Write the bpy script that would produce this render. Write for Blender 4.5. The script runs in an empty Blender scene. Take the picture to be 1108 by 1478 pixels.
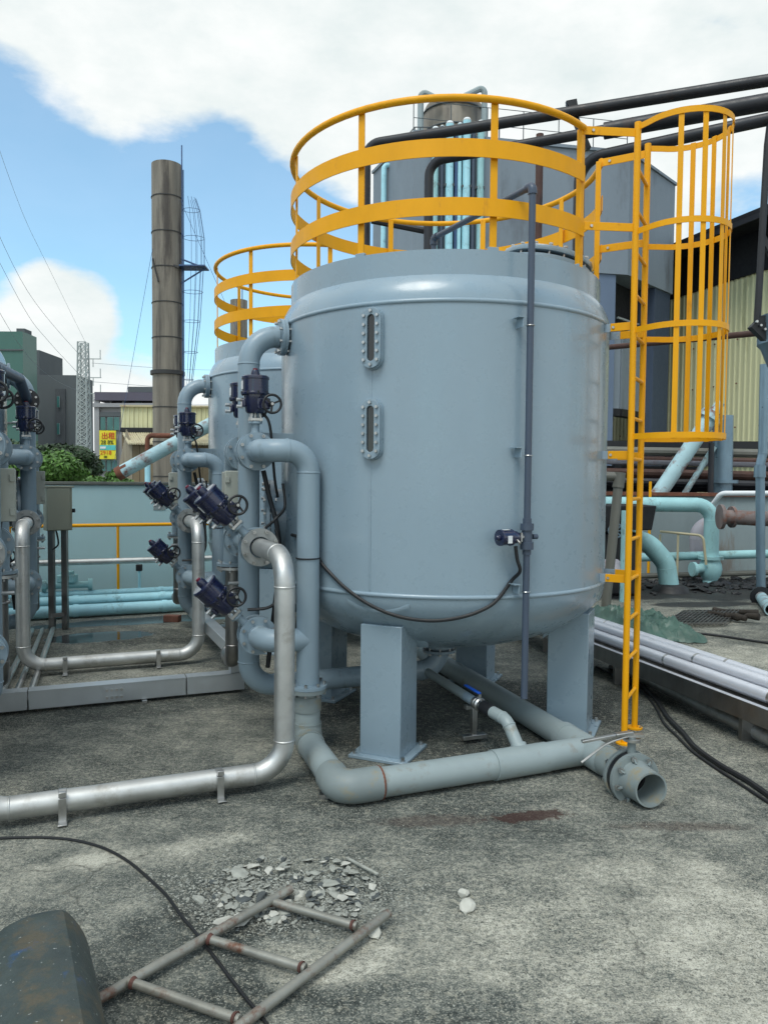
import bpy, math, random
from mathutils import Vector as V, Matrix as MX
random.seed(7)
R = math.radians
SC = bpy.context.scene
COL = SC.collection
# ------------------------------------------------------------------ camera, sky, sun, exposure
FPX, PITCH, ROLL, CAMH = 1094.0, R(2.56), R(.465), 2.0
_F = V((0, math.cos(PITCH), -math.sin(PITCH))); _U0 = V((0, math.sin(PITCH), math.cos(PITCH))); _R0 = V((1, 0, 0))
_Rt = _R0*math.cos(ROLL) + _U0*math.sin(ROLL); _Up = _U0*math.cos(ROLL) - _R0*math.sin(ROLL)
cam = bpy.data.cameras.new('camera'); camo = bpy.data.objects.new('camera', cam); COL.objects.link(camo)
camo.matrix_world = MX(((_Rt.x, _Up.x, -_F.x, 0), (_Rt.y, _Up.y, -_F.y, 0), (_Rt.z, _Up.z, -_F.z, CAMH), (0, 0, 0, 1)))
cam.sensor_fit = 'VERTICAL'; cam.sensor_height = 36; cam.lens = 36*FPX/1478; cam.clip_start = .05; cam.clip_end = 3000
SC.camera = camo
SUN_AZ, SUN_EL = R(207), R(60)          # compass-like: measured from +Y towards +X
world = bpy.data.worlds.new('World'); SC.world = world; world.use_nodes = True
def build_world():
    nt = world.node_tree; N = nt.nodes; L = nt.links; N.clear()
    out = N.new('ShaderNodeOutputWorld'); mix = N.new('ShaderNodeMixShader')
    sky = N.new('ShaderNodeTexSky'); sky.sky_type = 'NISHITA'; sky.sun_disc = False
    sky.sun_elevation = SUN_EL; sky.sun_rotation = SUN_AZ; sky.air_density = 1.0; sky.dust_density = 1.0; sky.ozone_density = 1.0
    b1 = N.new('ShaderNodeBackground'); b1.inputs['Strength'].default_value = .15; tn = N.new('ShaderNodeMix'); tn.data_type = 'RGBA'; tn.blend_type = 'MULTIPLY'; tn.inputs[0].default_value = 1; tn.inputs[7].default_value = (1.0, 1.38, 1.36, 1); L.new(sky.outputs[0], tn.inputs[6]); L.new(tn.outputs[2], b1.inputs[0])
    b2 = N.new('ShaderNodeBackground'); b2.inputs['Strength'].default_value = .93
    tc = N.new('ShaderNodeTexCoord'); d = tc.outputs['Generated']
    sep = N.new('ShaderNodeSeparateXYZ'); L.new(d, sep.inputs[0])
    def mth(op, a, b=None, clamp=False):
        n = N.new('ShaderNodeMath'); n.operation = op; n.use_clamp = clamp
        for i, q in enumerate((a, b)):
            if q is None: continue
            if isinstance(q, (int, float)): n.inputs[i].default_value = q
            else: L.new(q, n.inputs[i])
        return n.outputs[0]
    def ss(x, a, b):
        n = N.new('ShaderNodeMapRange'); n.interpolation_type = 'SMOOTHSTEP'
        n.inputs[1].default_value = a; n.inputs[2].default_value = b; L.new(x, n.inputs[0]); return n.outputs[0]
    # stretch the cloud noise sideways (clouds are seen at a low angle)
    mp = N.new('ShaderNodeMapping'); mp.inputs['Scale'].default_value = (1, 1, 2.1); mp.inputs['Location'].default_value = (3.1, 1.7, .4); L.new(d, mp.inputs[0])
    n1 = N.new('ShaderNodeTexNoise'); n1.inputs['Scale'].default_value = 2.6; n1.inputs['Detail'].default_value = 6; n1.inputs['Roughness'].default_value = .56; L.new(mp.outputs[0], n1.inputs[0])
    n2 = N.new('ShaderNodeTexNoise'); n2.inputs['Scale'].default_value = 7; n2.inputs['Detail'].default_value = 6; n2.inputs['Roughness'].default_value = .6; L.new(mp.outputs[0], n2.inputs[0])
    def lobe(az, el, inner, outer):
        c = (math.sin(R(az))*math.cos(R(el)), math.cos(R(az))*math.cos(R(el)), math.sin(R(el)))
        n = N.new('ShaderNodeVectorMath'); n.operation = 'DOT_PRODUCT'; n.inputs[1].default_value = c; L.new(d, n.inputs[0])
        return ss(n.outputs['Value'], math.cos(R(outer)), math.cos(R(inner)))
    cov = mth('ADD', n1.outputs[0], .17)                      # mostly cloudy everywhere
    # gaps of blue
    for az, el, i, o, s in ((-13, 14.5, 3, 11.5, .46), (-29, 18, 3, 11, .46), (-5, 13.5, 3, 10, .40), (3, 12, 2, 8, .25), (24, 17, .5, 4.5, .20), (95, 35, 5, 26, .3), (-120, 40, 6, 30, .3), (180, 55, 8, 30, .25)):
        cov = mth('SUBTRACT', cov, mth('MULTIPLY', lobe(az, el, i, o), s))
    for az, el, i, o, s in ((5, 34, 8, 24, .22), (-22, 28, 3, 11, .2), (16, 22, 3, 10, .12), (-22.5, 12, 1.0, 4.6, .34), (-19, 4, 1, 8, .22), (-30, 5, 1, 9, .25)):
        cov = mth('ADD', cov, mth('MULTIPLY', lobe(az, el, i, o), s))
    cov = mth('ADD', cov, mth('MULTIPLY', mth('SUBTRACT', n2.outputs[0], .5), .46))
    den = ss(cov, .40, .67)
    hz = ss(sep.outputs[2], .13, .0)                            # pale towards the horizon
    den = mth('MAXIMUM', den, mth('ADD', mth('MULTIPLY', hz, .6), .14), True)        # a thin veil everywhere
    rp = N.new('ShaderNodeValToRGB'); rp.color_ramp.elements[0].position = .3; rp.color_ramp.elements[0].color = (.76, .84, .84, 1)
    rp.color_ramp.elements[1].position = .68; rp.color_ramp.elements[1].color = (.98, 1.0, .99, 1); L.new(n2.outputs[0], rp.inputs[0])
    L.new(rp.outputs[0], b2.inputs[0])
    L.new(den, mix.inputs[0]); L.new(b1.outputs[0], mix.inputs[1]); L.new(b2.outputs[0], mix.inputs[2]); L.new(mix.outputs[0], out.inputs[0])
build_world()
sl = bpy.data.lights.new('sun', 'SUN'); sl.energy = 1.5; sl.angle = R(25); sl.color = (1, .95, .87)
so = bpy.data.objects.new('sun', sl); COL.objects.link(so); so.location = (-4, -8, 14)
_sd = V((math.sin(SUN_AZ)*math.cos(SUN_EL), math.cos(SUN_AZ)*math.cos(SUN_EL), math.sin(SUN_EL)))
so.rotation_euler = _sd.to_track_quat('Z', 'Y').to_euler()
SC.view_settings.view_transform = 'Standard'; SC.view_settings.look = 'None'; SC.view_settings.exposure = .16; SC.view_settings.gamma = 1
SC.view_settings.use_curve_mapping = False
SC.render.engine = 'CYCLES'; SC.cycles.use_adaptive_sampling = True; SC.cycles.adaptive_threshold = .02; world.cycles.sampling_method = 'MANUAL'; world.cycles.sample_map_resolution = 512; SC.cycles.use_denoising = True; SC.cycles.max_bounces = 4; SC.cycles.diffuse_bounces = 2; SC.cycles.glossy_bounces = 2; SC.cycles.transmission_bounces = 1; SC.cycles.caustics_reflective = False; SC.cycles.caustics_refractive = False

# ------------------------------------------------------------------ helpers
def at(px, py, y=None, z=None):                 # a point of the place, from where it is seen and one known coordinate
    d = _F + _Rt*((px-554)/FPX) - _Up*((py-739)/FPX)
    t = y/d.y if y is not None else (z-CAMH)/d.z
    return V((0, 0, CAMH)) + d*t
E1 = V((.371, -.929, 0)); E2 = V((-.929, -.371, 0)); T1 = V((.486, 6.48, 0)); T2 = V((-.86, 9.72, 0))
ROWROT = math.atan2(-.929, .371)
def W(u, s, z, T=T1): return T + E1*u + E2*s + V((0, 0, z))
def frame(o, z, x=None):
    z = V(z).normalized(); x = V(x) if x is not None else (V((1, 0, 0)) if abs(z.x) < .9 else V((0, 1, 0)))
    if abs(x.normalized().dot(z)) > .98: x = V((1, 0, 0)) if abs(z.x) < .9 else V((0, 1, 0))
    x = (x - z*x.dot(z)).normalized(); y = z.cross(x); o = V(o)
    return MX(((x.x, y.x, z.x, o.x), (x.y, y.y, z.y, o.y), (x.z, y.z, z.z, o.z), (0, 0, 0, 1)))
def fillet(pts, r, n=7):
    pts = [V(p) for p in pts]; out = [pts[0]]; joints = []
    for i in range(1, len(pts)-1):
        a, b, c = pts[i-1], pts[i], pts[i+1]; d1 = (a-b).normalized(); d2 = (c-b).normalized(); rr = r[i-1] if isinstance(r, (list, tuple)) else r
        ang = d1.angle(d2)
        if ang > math.pi-.02 or rr <= 0: out.append(b); continue
        t = min(rr/math.tan(ang/2), .499*(a-b).length if i > 1 else .98*(a-b).length, .499*(c-b).length if i < len(pts)-2 else .98*(c-b).length); rr = t*math.tan(ang/2)
        ctr = b + (d1+d2).normalized()*(rr/math.sin(ang/2)); s = b + d1*t; e = b + d2*t
        ax = (s-ctr).cross(e-ctr).normalized(); sw = math.pi-ang
        for k in range(n+1): out.append(ctr + MX.Rotation(sw*k/n, 3, ax) @ (s-ctr))
        joints += [(s, -d1), (e, d2)]
    out.append(pts[-1]); return out, joints
def smooth_path(pts, n=6):
    out = []; m = len(pts)
    for i in range(m-1):
        p0, p1, p2, p3 = pts[max(i-1, 0)], pts[i], pts[i+1], pts[min(i+2, m-1)]
        for k in range(n):
            t = k/n; out.append(.5*((2*p1)+(p2-p0)*t+(2*p0-5*p1+4*p2-p3)*t*t+(3*p1-p0-3*p2+p3)*t**3))
    return out+[pts[-1]]
class MB:
    def __init__(s): s.v = []; s.f = []
    def add(s, vs, fs, M=None):
        b = len(s.v); s.v += [(M @ V(q)) if M is not None else V(q) for q in vs]; s.f += [[i+b for i in q] for q in fs]; return s
    def box(s, c, d, M=None, taper=1.0):
        x, y, z = d[0]/2, d[1]/2, d[2]/2; c = V(c); q = []
        for k, t in ((-z, 1), (z, taper)): q += [c+V((-x*t, -y*t, k)), c+V((x*t, -y*t, k)), c+V((x*t, y*t, k)), c+V((-x*t, y*t, k))]
        return s.add(q, [(3, 2, 1, 0), (4, 5, 6, 7), (0, 1, 5, 4), (1, 2, 6, 5), (2, 3, 7, 6), (3, 0, 4, 7)], M)
    def bar(s, a, b, w, h, up=(0, 0, 1)):       # w across, h along up
        a = V(a); b = V(b); z = (b-a).normalized(); u = V(up); u = (u-z*u.dot(z)).normalized(); x = u.cross(z); q = []
        for p in (a, b): q += [p-x*w/2-u*h/2, p+x*w/2-u*h/2, p+x*w/2+u*h/2, p-x*w/2+u*h/2]
        return s.add(q, [(3, 2, 1, 0), (4, 5, 6, 7), (0, 1, 5, 4), (1, 2, 6, 5), (2, 3, 7, 6), (3, 0, 4, 7)])
    def tube(s, pts, r, n=14, closed=False, cap=True):
        pts = [V(p) for p in pts]; m = len(pts); rs = r if isinstance(r, (list, tuple)) else [r]*m
        tg = []
        for i in range(m):
            a = pts[i-1] if (i > 0 or closed) else pts[i]; b = pts[(i+1) % m] if (i < m-1 or closed) else pts[i]; tg.append((b-a).normalized())
        x = V((0, 0, 1)) if abs(tg[0].z) < .9 else V((1, 0, 0)); x = (x-tg[0]*x.dot(tg[0])).normalized(); q = []
        for i in range(m):
            x = (x-tg[i]*x.dot(tg[i])).normalized(); y = tg[i].cross(x)
            for k in range(n):
                a = 2*math.pi*k/n; q.append(pts[i]+(x*math.cos(a)+y*math.sin(a))*rs[i])
        f = []
        for i in range(m if closed else m-1):
            j = (i+1) % m
            for k in range(n): l = (k+1) % n; f.append((i*n+k, i*n+l, j*n+l, j*n+k))
        if cap and not closed: f.append(list(range(n))[::-1]); f.append([(m-1)*n+k for k in range(n)])
        return s.add(q, f)
    def pipe(s, pts, bend, r, n=18, bead=True, cap=True, nb=7):
        path, js = fillet(pts, bend, nb); s.tube(path, r, n, cap=cap)
        if bead:
            for p, d in js: s.tube([p-d*.007, p-d*.003, p+d*.003, p+d*.007], [r, r+.0035, r+.0035, r], n, cap=False)
        return s
    def cyl(s, a, b, r, n=14, r2=None): return s.tube([a, b], [r, r if r2 is None else r2], n)
    def lathe(s, prof, n=32, M=None, closed=False, a0=0, a1=2*math.pi):
        full = abs(a1-a0-2*math.pi) < 1e-6; m = n if full else n+1; q = []
        for r, z in prof:
            for k in range(m):
                a = a0+(a1-a0)*k/n; q.append((r*math.cos(a), r*math.sin(a), z))
        f = []; c = len(prof)
        for i in range(c if closed else c-1):
            j = (i+1) % c
            for k in range(n):
                l = (k+1) % m; f.append((i*m+k, i*m+l, j*m+l, j*m+k))
        return s.add(q, f, M)
    def torus(s, R_, r, M=None, n=28, k=8):
        return s.lathe([(R_+r*math.cos(2*math.pi*i/k), r*math.sin(2*math.pi*i/k)) for i in range(k)], n, M, True)
    def prism(s, poly, z0, z1):
        n = len(poly); q = [(p[0], p[1], z0) for p in poly]+[(p[0], p[1], z1) for p in poly]
        return s.add(q, [list(range(n))[::-1], [n+i for i in range(n)]]+[(i, (i+1) % n, n+(i+1) % n, n+i) for i in range(n)])
    def build(s, name, mat, parent=None, world=True, smooth=35, bevel=0, origin=None):
        vs = s.v
        if parent is not None and world:
            inv = ROOT[parent.name]; vs = [inv @ q for q in vs]
        o = None
        if origin is not None:
            o = V(origin); vs = [q-o for q in vs]
        me = bpy.data.meshes.new(name); me.from_pydata([tuple(q) for q in vs], [], s.f); me.validate()
        if smooth: me.polygons.foreach_set('use_smooth', [True]*len(me.polygons)); me.set_sharp_from_angle(angle=R(smooth))
        me.materials.append(M_[mat] if isinstance(mat, str) else mat); me.update()
        ob = bpy.data.objects.new(name, me); COL.objects.link(ob)
        if o is not None: ob.location = o
        if name in ('bolts', 'anchor_bolts', 'cover_bolts', 'ribs', 'spokes', 'hinge', 'cage_rods', 'bracing', 'treads'): ob['kind'] = 'stuff'
        if parent is not None: ob.parent = parent; ROOT[ob.name] = ROOT[parent.name]
        if bevel:
            b = ob.modifiers.new('bevel', 'BEVEL'); b.width = bevel; b.segments = 2; b.limit_method = 'ANGLE'; b.angle_limit = R(40)
        return ob
ROOT = {}
def tag(o, label, cat, group=None):
    o['label'] = label; o['category'] = cat
    if group: o['group'] = group
    return o
def thing(name, label, cat, M, group=None):
    o = bpy.data.objects.new(name, None); COL.objects.link(o); o.empty_display_size = .1
    if not isinstance(M, MX): M = MX.Translation(V(M))
    o.matrix_world = M; ROOT[o.name] = M.inverted(); return tag(o, label, cat, group)
def solo(name, mb, mat, label, cat, group=None, smooth=35, bevel=0):
    xs = [q.x for q in mb.v]; ys = [q.y for q in mb.v]; zs = [q.z for q in mb.v]
    o = mb.build(name, mat, smooth=smooth, bevel=bevel, origin=((min(xs)+max(xs))/2, (min(ys)+max(ys))/2, min(zs)))
    ROOT[o.name] = MX.Translation(o.location).inverted()
    return tag(o, label, cat, group)
def struct(o): o['kind'] = 'structure'; return o
def copy_thing(root, G, label):
    def cp(o, par):
        c = o.copy(); COL.objects.link(c); c.parent = par
        for ch in list(o.children): cp(ch, c)
        return c
    c = cp(root, None); c.matrix_world = G @ root.matrix_basis; c['label'] = label; return c
def row_frame(T, mir=1): return MX.Translation(T) @ MX.Rotation(ROWROT, 4, 'Z') @ MX.Diagonal((1, mir, 1, 1))
F1 = row_frame(T1)
def flange(mb, M, r, t, ri): return mb.lathe([(ri, 0), (r, 0), (r, t), (ri, t)], 36, M, True)
def bolts(mb, M, rc, n, z0, z1, rb=.013, off=.5):
    for k in range(n):
        a = 2*math.pi*(k+off)/n; c = V((rc*math.cos(a), rc*math.sin(a), 0))
        mb.add([], []); mb.tube([M @ (c+V((0, 0, z0))), M @ (c+V((0, 0, z1)))], rb*.62, 6)
        for q, e in ((z0, .012), (z1-.012, .012)): mb.tube([M @ (c+V((0, 0, q))), M @ (c+V((0, 0, q+e)))], rb, 6)

# ------------------------------------------------------------------ materials
M_ = {}
class NT:
    def __init__(s, name):
        s.m = bpy.data.materials.new(name); s.m.use_nodes = True; s.n = s.m.node_tree.nodes; s.l = s.m.node_tree.links
        s.b = s.n['Principled BSDF']; M_[name] = s.m; s.tc = s.n.new('ShaderNodeTexCoord')
    def co(s, kind='Object', scale=(1, 1, 1), rot=(0, 0, 0), loc=(0, 0, 0)):
        mp = s.n.new('ShaderNodeMapping'); mp.inputs['Scale'].default_value = scale; mp.inputs['Rotation'].default_value = rot; mp.inputs['Location'].default_value = loc
        s.l.new(s.tc.outputs[kind], mp.inputs[0]); return mp.outputs[0]
    def noise(s, co, scale, detail=5, rough=.55, dist=0):
        n = s.n.new('ShaderNodeTexNoise'); n.inputs['Scale'].default_value = scale; n.inputs['Detail'].default_value = detail
        n.inputs['Roughness'].default_value = rough; n.inputs['Distortion'].default_value = dist; s.l.new(co, n.inputs[0]); return n.outputs[0]
    def ramp(s, x, stops):
        r = s.n.new('ShaderNodeValToRGB'); e = r.color_ramp.elements
        while len(e) < len(stops): e.new(.5)
        for i, (p, c) in enumerate(stops):
            e[i].position = p; e[i].color = (c, c, c, 1) if isinstance(c, (int, float)) else (*c, 1)
        s.l.new(x, r.inputs[0]); return r.outputs[0]
    def mix(s, f, a, b, mode='MIX'):
        m = s.n.new('ShaderNodeMix'); m.data_type = 'RGBA'; m.blend_type = mode
        for k, q in ((0, f), (6, a), (7, b)):
            if isinstance(q, (int, float)): m.inputs[k].default_value = q if k == 0 else (q, q, q, 1)
            elif isinstance(q, tuple): m.inputs[k].default_value = (*q, 1)
            else: s.l.new(q, m.inputs[k])
        return m.outputs[2]
    def math(s, op, a, b=0., clamp=False):
        n = s.n.new('ShaderNodeMath'); n.operation = op; n.use_clamp = clamp
        for i, q in enumerate((a, b)):
            if isinstance(q, (int, float)): n.inputs[i].default_value = q
            else: s.l.new(q, n.inputs[i])
        return n.outputs[0]
    def set(s, k, q):
        if isinstance(q, (int, float)): s.b.inputs[k].default_value = q
        elif isinstance(q, tuple): s.b.inputs[k].default_value = (*q, 1)
        else: s.l.new(q, s.b.inputs[k])
    def bump(s, h, st=.2, dist=.01):
        b = s.n.new('ShaderNodeBump'); b.inputs['Strength'].default_value = st; b.inputs['Distance'].default_value = dist
        s.l.new(h, b.inputs['Height']); s.l.new(b.outputs[0], s.b.inputs['Normal'])
def paint(name, col, rough=.4, metal=0., var=.12, vs=2.5, stretch=(1, 1, .35), dirt=None, dirt_amt=.5, dirt_s=3, bump=.06, bs=60, coat=0., spec=.5):
    k = NT(name); c = k.co(scale=stretch); a = k.noise(c, vs, 6, .6); lo = tuple(q*(1-var) for q in col); hi = tuple(min(1, q*(1+var)) for q in col)
    cc = k.ramp(a, ((.3, lo), (.7, hi)))
    if dirt:
        d = k.noise(k.co(scale=stretch, loc=(3, 5, 7)), dirt_s, 9, .68); w = 1-dirt_amt
        cc = k.mix(k.ramp(d, ((.42+w*.22, 0.), (.56+w*.22, 1.))), cc, dirt)
    k.set('Base Color', cc); k.set('Metallic', metal); k.set('Specular IOR Level', spec)
    rr = k.noise(k.co(), 9, 5, .6); k.set('Roughness', k.ramp(rr, ((.3, max(.03, rough-.08)), (.7, min(1, rough+.1)))))
    if coat: k.set('Coat Weight', coat); k.set('Coat Roughness', .12)
    if bump: k.bump(k.noise(k.co(), bs, 4, .6), bump, .004)
    return k.m
GREY = (.268, .358, .422)
paint('tank_paint', GREY, .30, var=.045, vs=1.6, stretch=(1, 1, .16), bump=.035, bs=3, coat=.35)
paint('pipe_paint', (.262, .348, .41), .38, var=.06, vs=3, bump=.05, dirt=(.16, .21, .23), dirt_amt=.2, dirt_s=5)
paint('dull_lug', (.30, .38, .45), .5, var=.1)
paint('yellow', (.88, .395, .003), .48, spec=.3, var=.07, vs=4, bump=.04, dirt=(.62, .26, .02), dirt_amt=.18, dirt_s=9)
paint('stainless', (.58, .585, .57), .52, 1., var=.1, vs=6, stretch=(1, 1, 1), bump=.03, dirt=(.40, .385, .35), dirt_amt=.35, dirt_s=4)
paint('stainless_dark', (.30, .295, .29), .38, 1., var=.2, vs=6, stretch=(1, 1, .3))
paint('alu', (.74, .76, .82), .40, .45, var=.05, vs=3, stretch=(1, 1, 1), bump=0)
paint('trunking', (.56, .60, .63), .40, .75, var=.07, vs=3)
paint('steel', (.55, .55, .54), .35, 1., var=.15, vs=12, stretch=(1, 1, 1))
paint('pvc_grey', (.30, .355, .36), .45, var=.08, vs=3, dirt=(.24, .23, .19), dirt_amt=.3, dirt_s=6, stretch=(1, 1, 1))
paint('pvc_fitting', (.225, .265, .265), .5, var=.08, vs=4, dirt=(.28, .25, .17), dirt_amt=.4, dirt_s=7, stretch=(1, 1, 1))
paint('pvc_dark', (.062, .085, .125), .42, var=.08, vs=3)
paint('navy', (.005, .009, .046), .30, var=.2, vs=8, bump=.02, coat=.8)
paint('flange_grey', (.34, .355, .35), .45, .3, var=.1, vs=8)
paint('black', (.012, .013, .016), .45, var=.3, vs=6)
paint('rubber', (.016, .017, .02), .55, var=.3, vs=8)
paint('white_label', (.75, .77, .78), .5, var=.05)
paint('red_knob', (.16, .01, .03), .4)
paint('blue_handle', (.02, .12, .62), .4)
paint('box_grey', (.40, .42, .37), .5, var=.05, vs=3, dirt=(.28, .29, .25), dirt_amt=.2)
paint('cabinet', (.33, .34, .27), .5, var=.06, vs=3, dirt=(.22, .22, .17), dirt_amt=.2)
paint('glass_dark', (.01, .014, .018), .08, var=.1, spec=.8)
paint('teal', (.33, .58, .60), .5, var=.14, vs=3, dirt=(.14, .19, .17), dirt_amt=.35, dirt_s=5, stretch=(1, 1, .5))
paint('sky_blue', (.42, .75, .84), .45, var=.12, vs=3, dirt=(.20, .36, .40), dirt_amt=.3, dirt_s=4, stretch=(1, 1, 1))
paint('wall_blue', (.42, .62, .66), .75, var=.09, vs=.6, stretch=(1, 1, .25), dirt=(.27, .38, .39), dirt_amt=.35, dirt_s=1.2, bump=.12, bs=25)
paint('coping', (.12, .13, .12), .85, var=.3, vs=3)
paint('black_pipe', (.016, .017, .022), .45, var=.3, vs=3, dirt=(.05, .03, .025), dirt_amt=.3)
paint('brown_pipe', (.085, .04, .03), .65, var=.3, vs=3, dirt=(.03, .025, .025), dirt_amt=.5)
paint('rusty_pipe', (.20, .16, .15), .7, var=.25, vs=4, dirt=(.20, .07, .035), dirt_amt=.65, dirt_s=4, stretch=(1, 1, 1), bump=.25)
paint('blue_rust', (.40, .58, .62), .6, var=.12, vs=3, dirt=(.19, .055, .03), dirt_amt=.62, dirt_s=3.2, stretch=(1, 1, 1), bump=.2)
paint('rust', (.16, .06, .035), .85, var=.4, vs=8, stretch=(1, 1, 1), bump=.3)
paint('scaffold', (.29, .285, .25), .5, .45, var=.2, vs=7, stretch=(1, 1, 1), dirt=(.17, .085, .055), dirt_amt=.55, dirt_s=9, bump=.15)
paint('weld_rust', (.105, .045, .035), .8, var=.35, vs=30, stretch=(1, 1, 1), bump=.4)
def drum_mat():
    k = NT('drum'); c = k.co(); a = k.noise(c, 5, 6, .65); col = k.ramp(a, ((.3, (.03, .042, .042)), (.7, (.066, .084, .08))))
    sep = k.n.new('ShaderNodeSeparateXYZ'); k.l.new(c, sep.inputs[0])
    col = k.mix(k.ramp(k.noise(k.co(loc=(2, 1, 4)), 7, 6, .7), ((.48, 0.), (.60, .85))), col, (.095, .08, .052))
    col = k.mix(k.ramp(k.noise(k.co(loc=(8, 3, 1)), 6, 4, .6), ((.60, 0.), (.68, .8))), col, (.02, .075, .19))
    col = k.mix(k.ramp(k.noise(c, 60, 2, .5), ((.70, 0.), (.75, .8))), col, (.40, .42, .40)); col = k.mix(k.ramp(k.noise(k.co(loc=(5, 5, 5)), 14, 6, .75), ((.52, 0.), (.62, .6))), col, (.045, .06, .05)); k.set('Base Color', col); k.set('Roughness', .55); k.bump(k.noise(c, 22, 6, .65), .5, .008)
drum_mat()
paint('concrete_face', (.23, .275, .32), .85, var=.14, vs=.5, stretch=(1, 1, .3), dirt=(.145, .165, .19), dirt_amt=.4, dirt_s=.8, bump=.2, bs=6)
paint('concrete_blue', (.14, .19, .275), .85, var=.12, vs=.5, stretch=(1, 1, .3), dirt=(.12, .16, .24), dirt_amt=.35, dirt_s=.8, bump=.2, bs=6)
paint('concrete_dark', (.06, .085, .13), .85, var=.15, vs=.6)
paint('dark_void', (.010, .011, .014), .8, var=.2)
paint('clad_yellow', (.68, .66, .40), .55, var=.07, vs=.5, stretch=(1, 1, .2), dirt=(.40, .39, .20), dirt_amt=.25, dirt_s=1.2)
paint('roof_cream', (.52, .46, .30), .7, var=.12, vs=.8, dirt=(.30, .16, .09), dirt_amt=.45, dirt_s=1.2)
paint('shed_brown', (.20, .155, .095), .8, var=.2, vs=.8, stretch=(1, 1, .2), dirt=(.09, .065, .04), dirt_amt=.45, dirt_s=1.0)
paint('shed_grey', (.33, .29, .22), .8, var=.15, vs=.8, stretch=(1, 1, .2), dirt=(.22, .16, .11), dirt_amt=.4)
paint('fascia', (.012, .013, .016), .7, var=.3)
paint('stack', (.21, .185, .15), .55, .3, var=.35, vs=2.6, stretch=(1, 1, .08), dirt=(.07, .06, .052), dirt_amt=.6, dirt_s=1.6)
paint('stack_band', (.035, .035, .035), .6)
paint('blue_steel', (.05, .10, .22), .5, var=.2)
paint('lattice', (.38, .42, .41), .6, var=.1)
paint('far_grey', (.105, .118, .125), .9, var=.12, vs=.15)
paint('far_dark', (.075, .082, .09), .9)
paint('far_pale', (.33, .33, .34), .9, var=.08, vs=.2)
paint('far_purple', (.115, .105, .14), .9, var=.1, vs=.2)
paint('far_teal', (.055, .145, .12), .4, var=.12, vs=.15)
paint('far_glass', (.055, .16, .15), .2, var=.3, vs=1)
paint('far_frame', (.42, .45, .45), .7)
paint('sign_yellow', (.78, .68, .03), .6, var=.05)
paint('sign_red', (.62, .03, .03), .6)
paint('sign_dark', (.05, .08, .03), .6)
paint('sign_teal', (.10, .50, .48), .6)
paint('sign_orange', (.70, .17, .02), .6)
paint('brick', (.16, .07, .05), .85, var=.25, vs=12, bump=.3)
paint('stone', (.34, .345, .305), .9, var=.28, vs=16, stretch=(1, 1, 1), dirt=(.19, .20, .185), dirt_amt=.45, dirt_s=8, bump=.5, bs=45)
paint('stone_white', (.53, .52, .46), .9, var=.14, vs=14, stretch=(1, 1, 1), bump=.4, bs=45)
paint('stone_dark', (.085, .095, .095), .9, var=.3, vs=12, stretch=(1, 1, 1), bump=.4)
paint('tarp', (.055, .115, .092), .42, var=.25, vs=4, stretch=(1, 1, 1), bump=.1)
paint('sludge', (.018, .018, .02), .5, var=.5, vs=6, stretch=(1, 1, 1), bump=.5, bs=20)
paint('timber', (.035, .028, .022), .9, var=.5, vs=8, stretch=(1, .2, 1), bump=.5)
paint('leaning_pvc', (.14, .14, .12), .5, var=.2, vs=2)
paint('pink_grey', (.34, .33, .37), .6, var=.15, vs=3, dirt=(.26, .17, .16), dirt_amt=.4)
paint('hopper', (.20, .29, .36), .35, .5, var=.15, vs=4)
paint('basin', (.24, .29, .30), .8, var=.15, vs=.8, stretch=(1, 1, .2), dirt=(.17, .10, .06), dirt_amt=.38, dirt_s=1.2)
paint('cable', (.012, .013, .015), .5)
paint('bark', (.06, .045, .03), .9)
def leafmat(name, col):
    k = NT(name); oi = k.n.new('ShaderNodeNewGeometry'); r = k.ramp(oi.outputs['Random Per Island'], ((0., tuple(q*.55 for q in col)), (1., tuple(q*1.5 for q in col))))
    k.set('Base Color', r); k.set('Roughness', .6); k.b.inputs['Subsurface Weight'].default_value = 0
leafmat('leaf_bright', (.068, .155, .022)); leafmat('leaf_dark', (.03, .06, .022))
paint('wire', (.20, .24, .27), .6)
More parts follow.
